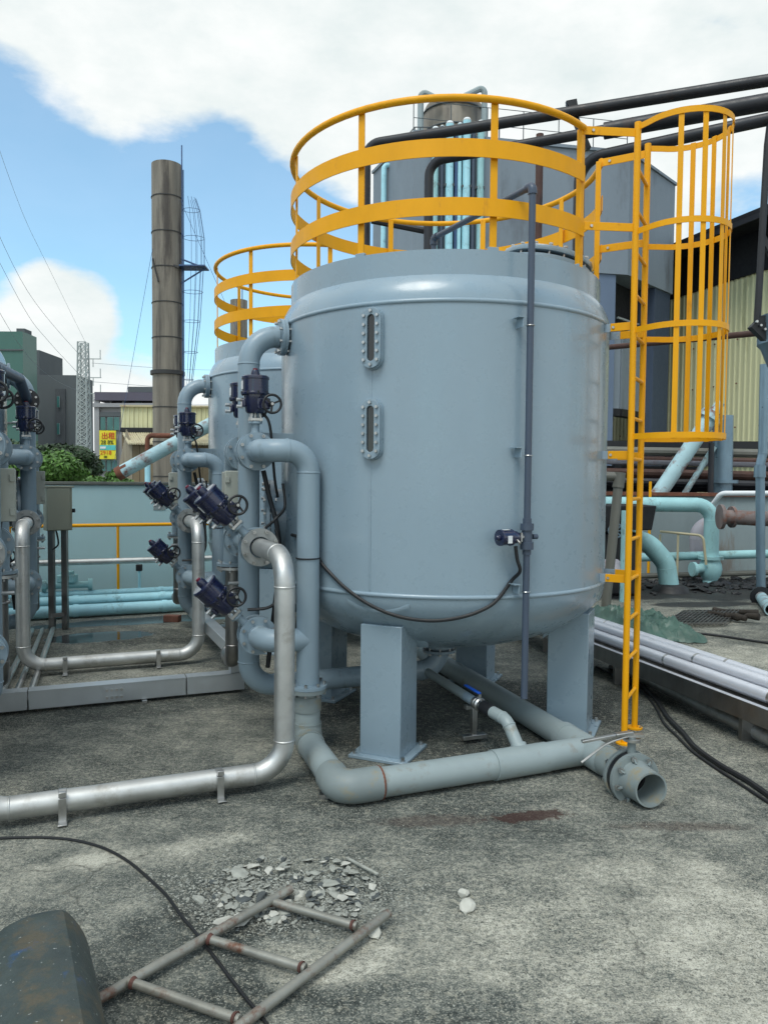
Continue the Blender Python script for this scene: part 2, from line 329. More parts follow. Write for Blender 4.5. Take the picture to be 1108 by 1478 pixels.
def ground_mat():
    k = NT('ground'); c = k.co()
    n1 = k.noise(c, .9, 4, .6); n2 = k.noise(c, 4.5, 6, .68); n3 = k.noise(c, 38, 4, .62); n4 = k.noise(c, 130, 3, .6)
    nx = k.noise(k.co(scale=(1.0, 1.9, 1), rot=(0, 0, R(28))), 2.2, 4, .6)
    h = k.math('ADD', k.math('ADD', k.math('MULTIPLY', n1, .30), .05), k.math('MULTIPLY', n2, .42)); h = k.math('ADD', h, k.math('MULTIPLY', nx, .28)); amp = k.ramp(k.noise(k.co(loc=(4, 8, 0)), .55, 3, .6), ((.35, .62), (.62, 1.0))); sp_ = k.math('ADD', k.math('MULTIPLY', k.math('SUBTRACT', n3, .5), .62), k.math('MULTIPLY', k.math('SUBTRACT', n4, .5), .62)); h = k.math('ADD', h, k.math('MULTIPLY', sp_, amp)); h = k.math('ADD', h, .405)
    bn = (k.noise(c, 1.0, 5, .66), k.noise(k.co(loc=(7, 3, 0)), 2.3, 5, .68), k.noise(k.co(loc=(1, 9, 0)), 16, 5, .72))
    def blob(cx, cy, rx, ry, rot=0, ds=1.6, da=.9, lo=.75, hi=1.05):
        mp = k.n.new('ShaderNodeMapping'); mp.vector_type = 'TEXTURE'; mp.inputs['Location'].default_value = (cx, cy, 0); mp.inputs['Rotation'].default_value = (0, 0, R(rot)); mp.inputs['Scale'].default_value = (rx, ry, 1e3)
        k.l.new(k.tc.outputs['Object'], mp.inputs[0]); ln = k.n.new('ShaderNodeVectorMath'); ln.operation = 'LENGTH'; k.l.new(mp.outputs[0], ln.inputs[0])
        nn = bn[0] if ds < 1.4 else bn[1] if ds < 5 else bn[2]; d = k.math('ADD', ln.outputs['Value'], k.math('MULTIPLY', k.math('SUBTRACT', nn, .5), da*2))
        return k.ramp(d, ((lo, 1.), (hi, 0.)))
    # lighter weathered patches and darker ones, two of them under the tank and along the trunking
    light = k.math('ADD', k.math('MULTIPLY', blob(1.3, 3.2, 1.7, 1.0, 10, 1.6, .9, .3, 1.2), .12), k.math('MULTIPLY', blob(-1.1, 4.0, 1.0, .13, 22, 3, 1.1, .3, 1.1), .13))
    light = k.math('ADD', light, k.math('MULTIPLY', blob(-.25, 3.1, .35, .25, 0, 4, .6), .16)); light = k.math('ADD', light, k.math('MULTIPLY', blob(-2.9, 7.2, 1.6, .5, 18, 2, .6), .09))
    light = k.math('ADD', light, k.math('MULTIPLY', blob(4.4, 8.6, 1.2, .6, 0, 2, .6), .10))
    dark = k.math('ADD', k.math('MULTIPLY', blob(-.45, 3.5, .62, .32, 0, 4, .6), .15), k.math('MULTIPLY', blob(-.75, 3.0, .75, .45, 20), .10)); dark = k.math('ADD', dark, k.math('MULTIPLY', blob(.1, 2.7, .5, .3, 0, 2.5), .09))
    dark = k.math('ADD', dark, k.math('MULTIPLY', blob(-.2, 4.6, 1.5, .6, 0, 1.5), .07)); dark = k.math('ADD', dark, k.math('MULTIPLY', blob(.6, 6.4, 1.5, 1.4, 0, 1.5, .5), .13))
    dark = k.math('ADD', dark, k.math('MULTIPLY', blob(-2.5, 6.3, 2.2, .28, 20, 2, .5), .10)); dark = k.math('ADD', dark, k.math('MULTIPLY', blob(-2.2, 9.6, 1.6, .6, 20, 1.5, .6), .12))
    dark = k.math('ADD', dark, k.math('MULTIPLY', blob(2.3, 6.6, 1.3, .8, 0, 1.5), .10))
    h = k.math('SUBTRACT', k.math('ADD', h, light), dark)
    # rescale: ramps clamp at 1
    col_in = k.math('MULTIPLY', k.math('SUBTRACT', h, .62), 1.35)
    col = k.ramp(col_in, ((.14, (.022, .027, .025)), (.34, (.074, .084, .076)), (.47, (.160, .168, .147)), (.60, (.305, .30, .25)), (.80, (.57, .55, .465))))
    fl = k.ramp(k.noise(k.co(loc=(2, 5, 0)), 19, 5, .76), ((.555, 0.), (.585, .5))); col = k.mix(k.math('MULTIPLY', fl, amp), col, (.42, .40, .32))
    pt = k.ramp(k.noise(k.co(loc=(6, 1, 0)), 40, 4, .74), ((.385, .75), (.415, 0.))); col = k.mix(k.math('MULTIPLY', pt, amp), col, (.024, .028, .025))
    s1 = k.ramp(k.noise(k.co(loc=(9, 2, 0)), 95, 2, .6), ((.575, 0.), (.60, .55))); col = k.mix(k.math('MULTIPLY', s1, amp), col, (.50, .48, .40))
    s2 = k.ramp(k.noise(k.co(loc=(3, 9, 0)), 120, 2, .6), ((.39, .6), (.415, 0.))); col = k.mix(k.math('MULTIPLY', s2, amp), col, (.03, .033, .029))
    # white grit freckles
    fr = k.ramp(k.noise(c, 75, 2, .5), ((.70, 0.), (.76, .75))); col = k.mix(fr, col, (.46, .45, .38))
    vo = k.n.new('ShaderNodeTexVoronoi'); vo.feature = 'DISTANCE_TO_EDGE'; vo.inputs['Scale'].default_value = .62
    wv = k.n.new('ShaderNodeVectorMath'); wv.operation = 'ADD'; sc_ = k.n.new('ShaderNodeVectorMath'); sc_.operation = 'SCALE'; sc_.inputs['Scale'].default_value = .35
    nn5 = k.n.new('ShaderNodeTexNoise'); nn5.inputs['Scale'].default_value = 3.2; nn5.inputs['Detail'].default_value = 4; k.l.new(c, nn5.inputs[0]); k.l.new(nn5.outputs['Color'], sc_.inputs[0]); k.l.new(c, wv.inputs[0]); k.l.new(sc_.outputs[0], wv.inputs[1]); k.l.new(wv.outputs[0], vo.inputs['Vector'])
    ck = k.math('MULTIPLY', k.ramp(vo.outputs['Distance'], ((.001, .55), (.005, 0.))), k.ramp(bn[0], ((.47, 0.), (.55, 1.)))); col = k.mix(ck, col, (.02, .022, .02))
    dust = k.math('MULTIPLY', blob(-.42, 3.5, .60, .30, 0, 4, .7, .3, 1.1), k.ramp(k.noise(c, 48, 3, .7), ((.46, 0.), (.56, .7)))); col = k.mix(dust, col, (.33, .33, .29))
    # rust-coloured spill, wet floor, black sludge
    ru = blob(.88, 4.42, .30, .085, 12, 9, .9, .7, .95); ru2 = k.math('MULTIPLY', blob(.30, 4.35, .42, .10, 5, 9, .7, .5, 1.0), .55); ru3 = k.math('MULTIPLY', blob(1.75, 4.3, .5, .07, 0, 8, .8, .5, 1.0), .5)
    rr = k.math('MAXIMUM', k.math('MAXIMUM', ru, ru2), ru3); col = k.mix(k.math('MULTIPLY', rr, .85), col, (.045, .018, .014))
    wet = k.math('MAXIMUM', blob(-3.55, 9.35, .75, .33, 20, 1.3, .7, .8, .95), blob(-3.0, 10.55, 1.9, .3, 22, 1.2, .5, .8, 1.0)); col = k.mix(k.math('MULTIPLY', wet, .8), col, (.035, .038, .048))
    sl_ = k.math('MAXIMUM', blob(6.2, 13.9, 4.4, 1.55, 5, .8, .6, .75, 1.1), blob(5.2, 12.2, 1.0, .3, 8, 1.2, .6)); col = k.mix(k.math('MULTIPLY', sl_, .9), col, (.016, .016, .018))
    k.set('Base Color', col)
    rgh = k.mix(wet, .88, .06); rgh = k.mix(k.math('MULTIPLY', sl_, .8), rgh, .45); k.set('Roughness', rgh); k.set('Specular IOR Level', .35)
    hb = k.math('ADD', k.math('MULTIPLY', n2, .5), k.math('ADD', k.math('MULTIPLY', n3, .45), k.math('MULTIPLY', n4, .22))); hb = k.math('MULTIPLY', hb, k.math('SUBTRACT', 1.02, wet))
    k.bump(hb, .75, .02)
ground_mat()
# ------------------------------------------------------------------ ground
g = MB(); g.add([(-900, -60, 0), (900, -60, 0), (900, 1400, 0), (-900, 1400, 0)], [(0, 1, 2, 3)]); struct(g.build('ground', 'ground', smooth=0))

# ------------------------------------------------------------------ the filter tank (row frame: x towards the camera along the row, y to the right, z up)
RT, ZL, ZU, DISH = 1.352, 1.189, 3.195, .57
def LM(x, y, z=0): return F1 @ V((x, y, z))
def cylat(a, r=RT): return (r*math.cos(R(a)), r*math.sin(R(a)))
def make_tank(label, rail_right=True):
    t = thing('storage_tank', label, 'tank', F1, 'grey pressure filter tanks in two rows')
    def dish(sgn, n=18):
        return [(RT*math.sin(math.pi/2*k/n)**1.0, sgn*DISH*math.cos(math.pi/2*k/n)) for k in range(n+1)]
    pr = [(max(r, .001), ZL+z) for r, z in dish(-1)]
    bead = lambda z: [(RT, z-.016), (RT+.008, z-.012), (RT+.012, z), (RT+.008, z+.012), (RT, z+.016)]
    pr = pr[:-1]+bead(ZL)+bead(ZU)+[(max(r, .001), ZU+z) for r, z in dish(1)][::-1][1:]
    MB().lathe(pr, 128).build('shell', 'tank_paint', t, False, smooth=50)
    MB().lathe([(1.265, 3.385), (1.274, 3.385), (1.274, 3.555), (1.265, 3.555)], 96, None, True).build('collar', 'tank_paint', t, False)
    for a in (45, 135, 225, 315):
        c = cylat(a, 1.115); M = MX.Translation((c[0], c[1], 0)) @ MX.Rotation(R(a), 4, 'Z')
        l = MB().box((0, 0, .49), (.315, .315, .94), M).build('leg', 'tank_paint', t, False, bevel=.006)
        MB().box((0, 0, .012), (.44, .44, .022), M).build('base_plate', 'tank_paint', l, False, bevel=.003)
        pad = MB()
        m = 12
        q = []
        for k in range(m+1):
            y = -.235+.47*k/m
            for dx in (-.18, .215):
                x = 1.115+dx; rr = min(math.hypot(x, y), RT-.004); z = ZL-DISH*math.sqrt(1-(rr/RT)**2); q += [(dx, y, z-.004), (dx, y, z-.032)]
        f = []
        for k in range(m):
            b = k*4; f += [(b, b+2, b+6, b+4), (b+1, b+5, b+7, b+3), (b, b+4, b+5, b+1), (b+2, b+3, b+7, b+6)]
        f += [(0, 1, 3, 2), (m*4, m*4+2, m*4+3, m*4+1)]
        pad.add(q, f, M).build('leg_pad', 'tank_paint', l, False, smooth=60)
        ab = MB()
        for sx in (-1, 1):
            for sy in (-1, 1): ab.cyl(M @ V((sx*.185, sy*.185, .02)), M @ V((sx*.185, sy*.185, .05)), .014, 6)
        ab.build('anchor_bolts', 'steel', l, False)
    # sight glasses
    for zc in (2.955, 2.335):
        M = MX.Rotation(R(-46.5), 4, 'Z') @ MX.Translation((RT, 0, zc)) @ MX(((0, 0, 1, 0), (1, 0, 0, 0), (0, 1, 0, 0), (0, 0, 0, 1)))   # local x sideways, y up, z outwards
        def stadium(hw, hh, n=10):
            p = [(hw*math.cos(math.pi*k/n), hh-hw+hw*math.sin(math.pi*k/n)) for k in range(n+1)]
            return p+[(-x, -y) for x, y in p]
        def slab(hw, hh, z0, z1):
            b = MB(); b.prism(stadium(hw, hh), z0, z1); b.v = [M @ q for q in b.v]; return b
        def ringslab(hw, hh, hw2, hh2, z0, z1):
            b = MB(); o = stadium(hw, hh); i = stadium(hw2, hh2); n = len(o)
            q = [(x, y, z) for z in (z0, z1) for (x, y) in o]+[(x, y, z) for z in (z0, z1) for (x, y) in i]; f = []
            for k in range(n):
                l = (k+1) % n; f += [(k, l, n+l, n+k), (2*n+k, 3*n+k, 3*n+l, 2*n+l), (n+k, n+l, 3*n+l, 3*n+k), (k, 2*n+k, 2*n+l, l)]
            return b.add(q, f, M)
        s = slab(.078, .212, -.03, .028).build('sight_glass', 'tank_paint', t, False)
        ringslab(.073, .206, .028, .158, .030, .052).build('cover_frame', 'pipe_paint', s, False, bevel=.002)
        slab(.0285, .1585, .026, .036).build('pane', 'glass_dark', s, False)
        b = MB(); pos = [(sx*.05, -.15+.06*k) for k in range(6) for sx in (-1, 1)]+[(0, .182), (0, -.182)]
        for x, y in pos: b.tube([M @ V((x, y, .05)), M @ V((x, y, .066))], .0115, 6)
        b.build('bolts', 'steel', s, False)
    b = MB(); b.box((RT+.001, 0, (ZL+ZU)/2), (.006, .012, ZU-ZL-.05), MX.Rotation(R(-47.2), 4, 'Z')); b.build('plate_seam', 'tank_paint', t, False, bevel=.002)
    # top manway
    n = V((.05, .20, 1)).normalized(); c = V((.42, .70, 3.60)); M = frame(c, n, (1, 0, 0))
    m = MB().lathe([(.29, -.12), (.30, -.12), (.30, .16), (.29, .16)], 40, M, True).build('manway', 'tank_paint', t, False)
    MB().lathe([(.001, .235), (.30, .225), (.365, .21), (.37, .19), (.365, .172), (.001, .172)], 48, M).build('lid', 'tank_paint', m, False)
    MB().lathe([(.29, .105), (.37, .105), (.37, .14), (.29, .14)], 48, M, True).build('flange', 'pipe_paint', m, False)
    b = MB(); bolts(b, M, .34, 18, .085, .235, .016); b.build('bolts', 'steel', m, False)
    MB().pipe([M @ V((-.10, -.16, .2)), M @ V((-.10, -.16, .33)), M @ V((-.02, .16, .33)), M @ V((-.02, .16, .2))], .04, .011, 10, False).build('handle', 'steel', m, False)
    # side manway facing the aisle, side nozzle and bottom nozzle
    M = MX.Rotation(R(-101), 4, 'Z') @ MX.Translation((RT-.05, 0, 1.66)) @ MX.Rotation(R(90), 4, 'Y')
    m = MB().lathe([(.22, 0), (.25, 0), (.25, .12), (.22, .12)], 40, M, True).build('manway', 'tank_paint', t, False)
    MB().lathe([(.001, .19), (.315, .185), (.32, .18), (.32, .155), (.001, .155)], 44, M).build('lid', 'tank_paint', m, False)
    MB().lathe([(.2, .115), (.32, .115), (.32, .147), (.2, .147)], 44, M, True).build('flange', 'tank_paint', m, False)
    b = MB(); bolts(b, M, .29, 16, .10, .205, .014); b.build('bolts', 'steel', m, False)
    M = MX.Translation((0, -RT+.03, 3.09)) @ MX.Rotation(R(90), 4, 'X')
    nz = MB().cyl(M @ V((0, 0, 0)), M @ V((0, 0, .06)), .0825, 24).build('nozzle', 'tank_paint', t, False)
    flange(MB(), M @ MX.Translation((0, 0, .045)), .14, .022, .08).build('flange', 'pipe_paint', nz, False)
    M = MX.Translation((0, 0, ZL-DISH+.03)) @ MX.Rotation(math.pi, 4, 'X')
    nz = MB().cyl(M @ V((0, 0, 0)), M @ V((0, 0, .09)), .0825, 24).build('nozzle', 'tank_paint', t, False)
    flange(MB(), M @ MX.Translation((0, 0, .07)), .14, .022, .08).build('flange', 'pipe_paint', nz, False)
    # guard rail
    RR = 1.265; a0, a1 = 26.7, 56-360
    def arc(r, z, n=72): return [V((r*math.cos(R(a0+(a1-a0)*k/n)), r*math.sin(R(a0+(a1-a0)*k/n)), z)) for k in range(n+1)]
    MB().tube(arc(RR, 4.56), .024, 12).build('top_rail', 'yellow', t, False, smooth=60)
    for z in (4.227, 3.838):
        b = MB(); n = 72; q = []
        for p in arc(RR+.012, z, n):
            d = V((p.x, p.y, 0)).normalized(); q += [p-d*.004+V((0, 0, -.06)), p+d*.004+V((0, 0, -.06)), p+d*.004+V((0, 0, .06)), p-d*.004+V((0, 0, .06))]
        f = [(k*4+i, k*4+(i+1) % 4, k*4+4+(i+1) % 4, k*4+4+i) for k in range(n) for i in range(4)]+[(3, 2, 1, 0), (n*4, n*4+1, n*4+2, n*4+3)]
        b.add(q, f).build('rail_band', 'yellow', t, False, smooth=40)
    for a in (26.7, -10.5, -54, -97, -139, -181, -224, -265, -304):
        M = MX.Rotation(R(a), 4, 'Z') @ MX.Translation((RR-.022, 0, 0))
        p = MB().box((0, 0, 4.05), (.012 if a not in (26.7, -304) else .04, .05, 1.0), M).build('rail_post', 'yellow', t, False, bevel=.002)
        MB().box((.004, 0, 3.52), (.03, .075, .12), M).build('post_socket', 'pipe_paint', p, False, bevel=.003)
    return t
tank = make_tank('largest grey steel tank in the foreground with yellow rail and caged ladder')

# ------------------------------------------------------------------ pipe manifold in front of each tank
HS = 1.65; ZB, ZC, ZD = 2.19, 1.49, .83; PR = .0825
def L(u, s, z): return V((u, -s, z))
def add_flange(par, p, d, r=.14, t=.022, mat='pipe_paint', nb=8, bl=None, rc=.12):
    M = frame(p, d, (0, 0, 1)); fl = flange(MB(), M, r, t, .078).build('flange', mat, par, False)
    b = MB(); bolts(b, M, rc, nb, (bl or (-.02, t+.02))[0], (bl or (-.02, t+.02))[1]); b.build('bolts', 'steel', fl, False); return fl
def make_manifold(label):
    t = thing('pipe_manifold', label, 'pipework', F1, 'grey pipe manifolds along the aisle')
    MB().pipe([L(0, 1.41, 3.09), L(0, HS, 3.09), L(0, HS, .36), L(0, 0, .36), L(0, 0, .55)], [.225, .2, .17], PR, 22).build('header_pipe', 'pipe_paint', t, False)
    add_flange(t, L(0, 1.391, 3.09), L(0, 1, 0), bl=(-.045, .045))
    add_flange(t, L(0, 0, .512), (0, 0, 1), bl=(-.02, .07))
    # branch towards the camera at the top, round the corner and down
    MB().cyl(L(0, HS, ZB), L(.19, HS, ZB), PR, 22).build('branch_stub', 'pipe_paint', t, False)
    add_flange(t, L(.178, HS, ZB), L(1, 0, 0))
    MB().pipe([L(.29, HS, ZB), L(.575, HS, ZB), L(.575, 1.338, ZB), L(.575, 1.338, .48)], [.15, .155], PR, 22).build('down_pipe', 'pipe_paint', t, False)
    add_flange(t, L(.272, HS, ZB), L(1, 0, 0))
    add_flange(t, L(.575, 1.338, .478), (0, 0, 1), bl=(-.05, .045))
    MB().torus(PR+.004, .005, MX.Translation(L(.575, 1.338, 1.42))).build('cable_tie', 'black', t, False)
    # far side branch, straight down
    MB().cyl(L(0, HS, ZB), L(-.19, HS, ZB), PR, 22).build('branch_stub', 'pipe_paint', t, False)
    add_flange(t, L(-.2, HS, ZB), L(1, 0, 0)); add_flange(t, L(-.292, HS, ZB), L(1, 0, 0))
    MB().pipe([L(-.28, HS, ZB), L(-.64, HS, ZB), L(-.64, HS, 1.25)], .2, PR, 22).build('down_pipe', 'pipe_paint', t, False)
    add_flange(t, L(-.64, HS, 1.245), (0, 0, 1), bl=(-.05, .045))
    sp = MB().pipe([L(-.64, HS, 1.24), L(-.64, HS, .40), L(-1.0, HS-.02, .40), L(-1.9, HS-.3, .30)], .16, .07, 20).build('lower_pipe', 'stainless_dark', t, False)
    add_flange(t, L(-.64, HS, 1.215), (0, 0, 1), mat='stainless')
    MB().torus(.074, .012, MX.Translation(L(-.64, HS, 1.02))).build('coupling', 'stainless_dark', sp, False)
    # middle and lower branches
    MB().cyl(L(0, HS, ZC), L(.30, HS, ZC), PR, 22).build('branch_stub', 'pipe_paint', t, False); add_flange(t, L(.29, HS, ZC), L(1, 0, 0))
    MB().cyl(L(0, HS, ZC), L(-.64, HS, ZC), PR, 22).build('branch_stub', 'pipe_paint', t, False)
    add_flange(t, L(-.26, HS, ZC), L(1, 0, 0)); add_flange(t, L(-.352, HS, ZC), L(1, 0, 0))
    MB().cyl(L(0, HS, ZD), L(.25, HS, ZD), PR, 22).build('branch_stub', 'pipe_paint', t, False); add_flange(t, L(.24, HS, ZD), L(1, 0, 0))
    MB().pipe([L(.34, HS, ZD), L(.575, HS, ZD), L(.575, 1.338, ZD)], .155, PR, 22).build('branch_elbow', 'pipe_paint', t, False); add_flange(t, L(.334, HS, ZD), L(1, 0, 0))
    # bracket plate to the tank, junction box, conduits, drain cock
    MB().box(L(.16, 1.50, 2.30), (.02, .34, .07)).build('bracket', 'pipe_paint', t, False, bevel=.003)
    jb = MB().box(L(-.20, HS+.06, 1.86), (.16, .20, .36)).build('junction_box', 'box_grey', t, False, bevel=.006)
    MB().box(L(-.105, HS+.06, 1.86), (.03, .215, .375)).build('box_door', 'box_grey', jb, False, bevel=.006)
    h = MB()
    for z in (1.74, 1.98): h.box(L(-.085, HS+.15, z), (.02, .035, .05))
    h.build('hinge', 'box_grey', jb, False, bevel=.002)
    MB().box(L(-.07, HS+.02, 1.86), (.05, .06, .30)).build('box_bracket', 'steel', jb, False)
    MB().tube([L(-.2, HS+.06, 1.69), L(-.2, HS+.05, 1.62), L(-.13, HS-.02, 1.4), L(-.12, HS-.02, .9), L(-.11, HS-.02, .46)], .018, 8).build('conduit', 'rubber', t, False)
    MB().tube(smooth_path([L(.02, 1.54, 2.05), L(.05, 1.50, 1.85), L(.14, 1.46, 1.62), L(.10, 1.43, 1.35), L(.03, 1.45, 1.0), L(.0, 1.5, .5)]), .019, 8).build('conduit', 'rubber', t, False)
    cock = MB().cyl(L(0, HS+.07, 1.18), L(0, HS+.16, 1.18), .014, 8); cock.build('drain_cock', 'steel', t, False)
    return t
mani = make_manifold('grey pipe manifold in front of the largest tank')

def make_valve(M, label):
    """butterfly valve with a motor: x = pipe axis, z = stem"""
    t = thing('motor_valve', label, 'valve', M, 'navy motor valves on the manifolds')
    b = lambda *a: V(a)
    MX_ = MX.Rotation(R(90), 4, 'Y')
    MB().lathe([(.07, -.032), (.115, -.032), (.12, -.02), (.12, .02), (.115, .032), (.07, .032)], 32, MX_, True).build('valve_body', 'pipe_paint', t, False)
    MB().lathe([(.045, .10), (.03, .15), (.03, .20), (.052, .205), (.052, .222)], 20).build('neck', 'pipe_paint', t, False)
    s = MB(); s.box((0, 0, .235), (.10, .09, .018)); s.box((0, -.03, .258), (.05, .012, .05)); s.box((0, .03, .258), (.05, .012, .05)); s.cyl(b(0, 0, .22), b(0, 0, .29), .012, 8)
    for x in (-.036, .036):
        for y in (-.034, .034): s.cyl(b(x, y, .22), b(x, y, .258), .008, 6)
    s.build('stem_bracket', 'steel', t, False)
    lo = MB().lathe([(.001, .28), (.06, .28), (.072, .295), (.086, .40), (.086, .418)], 28).build('motor_housing', 'navy', t, False, smooth=40)
    g = MB(); g.box((.035, .045, .35), (.10, .10, .085)); g.box((-.01, -.085, .355), (.07, .03, .06)); g.build('gear_case', 'navy', lo, False, bevel=.01)
    up = MB().lathe([(.102, .415), (.104, .42), (.104, .432), (.098, .436), (.098, .528), (.103, .532), (.103, .548), (.094, .556), (.001, .558)], 36).build('cover', 'navy', t, False, smooth=40)
    r = MB()
    for k in range(8):
        a = 2*math.pi*k/8; r.cyl(b(.099*math.cos(a), .099*math.sin(a), .42), b(.099*math.cos(a), .099*math.sin(a), .44), .009, 6)
    r.build('cover_bolts', 'black', up, False)
    MB().lathe([(.034, .555), (.034, .58), (.026, .60), (.001, .604)], 20).build('position_window', 'navy', t, False)
    MB().lathe([(.018, .60), (.018, .612), (.001, .616)], 14).build('indicator', 'red_knob', t, False)
    hw = MB().torus(.066, .0095, MX.Translation((.135, .095, .345)) @ MX_, 28, 8).build('handwheel', 'black', t, False, smooth=60)
    s = MB()
    for k in range(3):
        a = 2*math.pi*k/3+.4; s.bar(b(.135, .095, .345), b(.135, .095+.064*math.cos(a), .345+.064*math.sin(a)), .014, .009, (1, 0, 0))
    s.build('spokes', 'black', hw, False); MB().cyl(b(.06, .095, .345), b(.138, .095, .345), .018, 12).build('wheel_shaft', 'black', hw, False)
    MB().cyl(b(.134, .095, .345), b(.146, .095, .345), .011, 10).build('hub_cap', 'steel', hw, False)
    for z in (.33, .38):
        gl = MB(); gl.cyl(b(-.02, -.085, z), b(-.02, -.135, z), .013, 8); gl.build('cable_gland', 'steel', t, False)
    MB().box((0, -.0985, .485), (.055, .004, .06)).build('rating_plate', 'white_label', t, False)
    return t
tilt = (L(0, 1, 0)+V((0, 0, 1))).normalized()
def vframe(p, w): return F1 @ frame(p, w, L(1, 0, 0))
VD = [(L(.236, HS, ZB), V((0, 0, 1)), 'upright motor valve on the top branch'), (L(.348, HS, ZC), tilt, 'tilted motor valve on the middle branch'),
      (L(.298, HS, ZD), tilt, 'tilted motor valve on the lowest branch'), (L(-.234, HS, ZB), V((0, 0, 1)), 'upright motor valve on rear top branch'), (L(-.295, HS, ZC), tilt, 'tilted motor valve on rear middle branch')]
WHO = ['of the nearest manifold', 'of the second manifold', 'of the far left manifold', 'of the edge manifold at left']
valves = [make_valve(vframe(p, w), n+' '+WHO[0]) for p, w, n in VD]

# ------------------------------------------------------------------ stainless cross pipe between the two rows
SAX, SAX1 = 5.0, 5.10                                   # distance between the tank centres across the aisle
def make_cross(label, sax):
    t = thing('cross_pipe', label, 'pipe', F1, 'stainless pipes crossing the aisle')
    s2 = sax-HS; uu = 1.12; zg = .105
    MB().pipe([L(.41, HS, ZC), L(uu, HS, ZC), L(uu, HS, zg), L(uu, s2, zg), L(uu, s2, ZC), L(.41, s2, ZC)], [.19, .2, .2, .19], .0665, 22).build('pipe_run', 'stainless', t, False)
    for s in (HS, s2): add_flange(t, L(.384, s, ZC), L(1, 0, 0), mat='flange_grey', r=.138)
    for s in (HS+.42, HS+1.32):
        c = MB(); c.lathe([(.0665, -.022), (.071, -.022), (.071, .022), (.0665, .022)], 24, MX.Translation(L(uu, s, zg)) @ MX.Rotation(R(90), 4, 'X'), True)
        c.box(L(uu+.078, s, .075), (.006, .044, .15)); c.box(L(uu+.10, s, .012), (.06, .05, .008)); c.box(L(uu-.078, s, .06), (.006, .044, .12)); c.box(L(uu+.07, s, .172), (.03, .04, .03))
        k = c.build('pipe_clamp', 'steel', t, False, bevel=.002)
    return t
cross = make_cross('stainless pipe running along the ground in the foreground from the nearest manifold', SAX1)

# ------------------------------------------------------------------ copies of the row
Gm = {1: row_frame(T2) @ F1.inverted(), 2: row_frame(T2+E2*SAX, -1) @ F1.inverted(), 3: row_frame(T1+E2*SAX1, -1) @ F1.inverted()}
TL = {1: 'grey tank with yellow rail behind the largest tank', 2: 'grey tank cut off by the left frame edge', 3: 'grey tank left of the frame beside the manifold at the edge'}
ML = {1: 'grey pipe manifold in front of the second tank on the right', 2: 'grey pipe manifold on the far left by the pale cabinet', 3: 'grey pipe manifold cut off by the left frame edge'}
for i in (1, 2, 3):
    copy_thing(tank, Gm[i] if i != 2 else row_frame(T2+E2*(SAX-.09), -1) @ F1.inverted(), TL[i]); copy_thing(mani, Gm[i], ML[i])
    for v, (p, w, n) in zip(valves, VD):
        G = Gm[i] if i == 1 else MX.Translation((T2-T1 if i == 2 else V((0, 0, 0)))+E2*((SAX if i == 2 else SAX1)-2*HS)); copy_thing(v, G, n+' '+WHO[i])
cross2 = make_cross('stainless pipe on the ground crossing the aisle between the two far manifolds', SAX); cross2.matrix_world = Gm[1] @ F1
# dark side pipe on the far left manifold
G2 = row_frame(T2+E2*SAX, -1)
sp = thing('side_pipe', 'dark elbowed pipe with a black flange on the far left manifold', 'pipe', G2 @ MX.Translation(L(0, HS, 2.75)))
b = MB(); b.v = []; b.pipe([G2 @ L(.09, HS, 2.82), G2 @ L(.22, HS, 2.86), G2 @ L(.45, HS-.05, 3.02), G2 @ L(1.3, HS-.2, 3.02)], .08, .055, 16, False); b.build('pipe_run', 'pvc_dark', sp)
M = frame(G2 @ L(.085, HS, 2.82), G2.to_3x3() @ L(1, 0, .1)); flange(MB(), M, .13, .03, .05).build('flange', 'black', sp); b = MB(); bolts(b, M, .1, 8, -.01, .05); b.build('bolts', 'steel', sp)

# ------------------------------------------------------------------ caged ladder
Pn = V((1.837, 5.679, 0)); Pf = at(915, 1051, z=0); MIDL = (Pn+Pf)/2; lt = (Pf-Pn).normalized(); ln_ = V((lt.y, -lt.x, 0)); HW = (Pf-Pn).length/2
lad = thing('caged_ladder', 'yellow caged ladder fixed to the right side of the largest tank', 'ladder', frame(MIDL, (0, 0, 1), ln_))
for s in (-1, 1):
    y = s*HW; st = MB().cyl(V((0, y, .012)), V((0, y, 4.62)), .0245, 16).build('stile', 'yellow', lad, False)
    MB().lathe([(.001, .012), (.062, .012), (.062, 0), (.001, 0)][::-1], 24, MX.Translation((0, y, .0))).build('foot_plate', 'yellow', st, False)
    MB().cyl(V((.045, y, .01)), V((.045, y, .022)), .009, 6).build('foot_bolt', 'steel', st, False)
for k in range(14): MB().cyl(V((0, -HW, .33+.305*k)), V((0, HW, .33+.305*k)), .0145, 10).build('rung', 'yellow', lad, False)
HC, HR = .30, .33
def hoop(z, n=30):
    p = [V((.0, -HW, z))]
    for k in range(n+1):
        a = R(-128+256*k/n); p.append(V((HC+HR*math.cos(a), HR*math.sin(a), z)))
    return p+[V((.0, HW, z))]
def strip(path, h, t=.006):
    b = MB(); q = []; m = len(path)
    for i, p in enumerate(path):
        d = (path[min(i+1, m-1)]-path[max(i-1, 0)]); d.z = 0; d.normalize(); nn = V((d.y, -d.x, 0)); q += [p-nn*t/2-V((0, 0, h/2)), p+nn*t/2-V((0, 0, h/2)), p+nn*t/2+V((0, 0, h/2)), p-nn*t/2+V((0, 0, h/2))]
    f = [(k*4+i, k*4+(i+1) % 4, k*4+4+(i+1) % 4, k*4+4+i) for k in range(m-1) for i in range(4)]+[(3, 2, 1, 0), ((m-1)*4, (m-1)*4+1, (m-1)*4+2, (m-1)*4+3)]
    return b.add(q, f)
for z in (2.325, 3.11, 3.83, 4.585): strip(hoop(z), .043, .006).build('cage_hoop', 'yellow', lad, False, smooth=40)
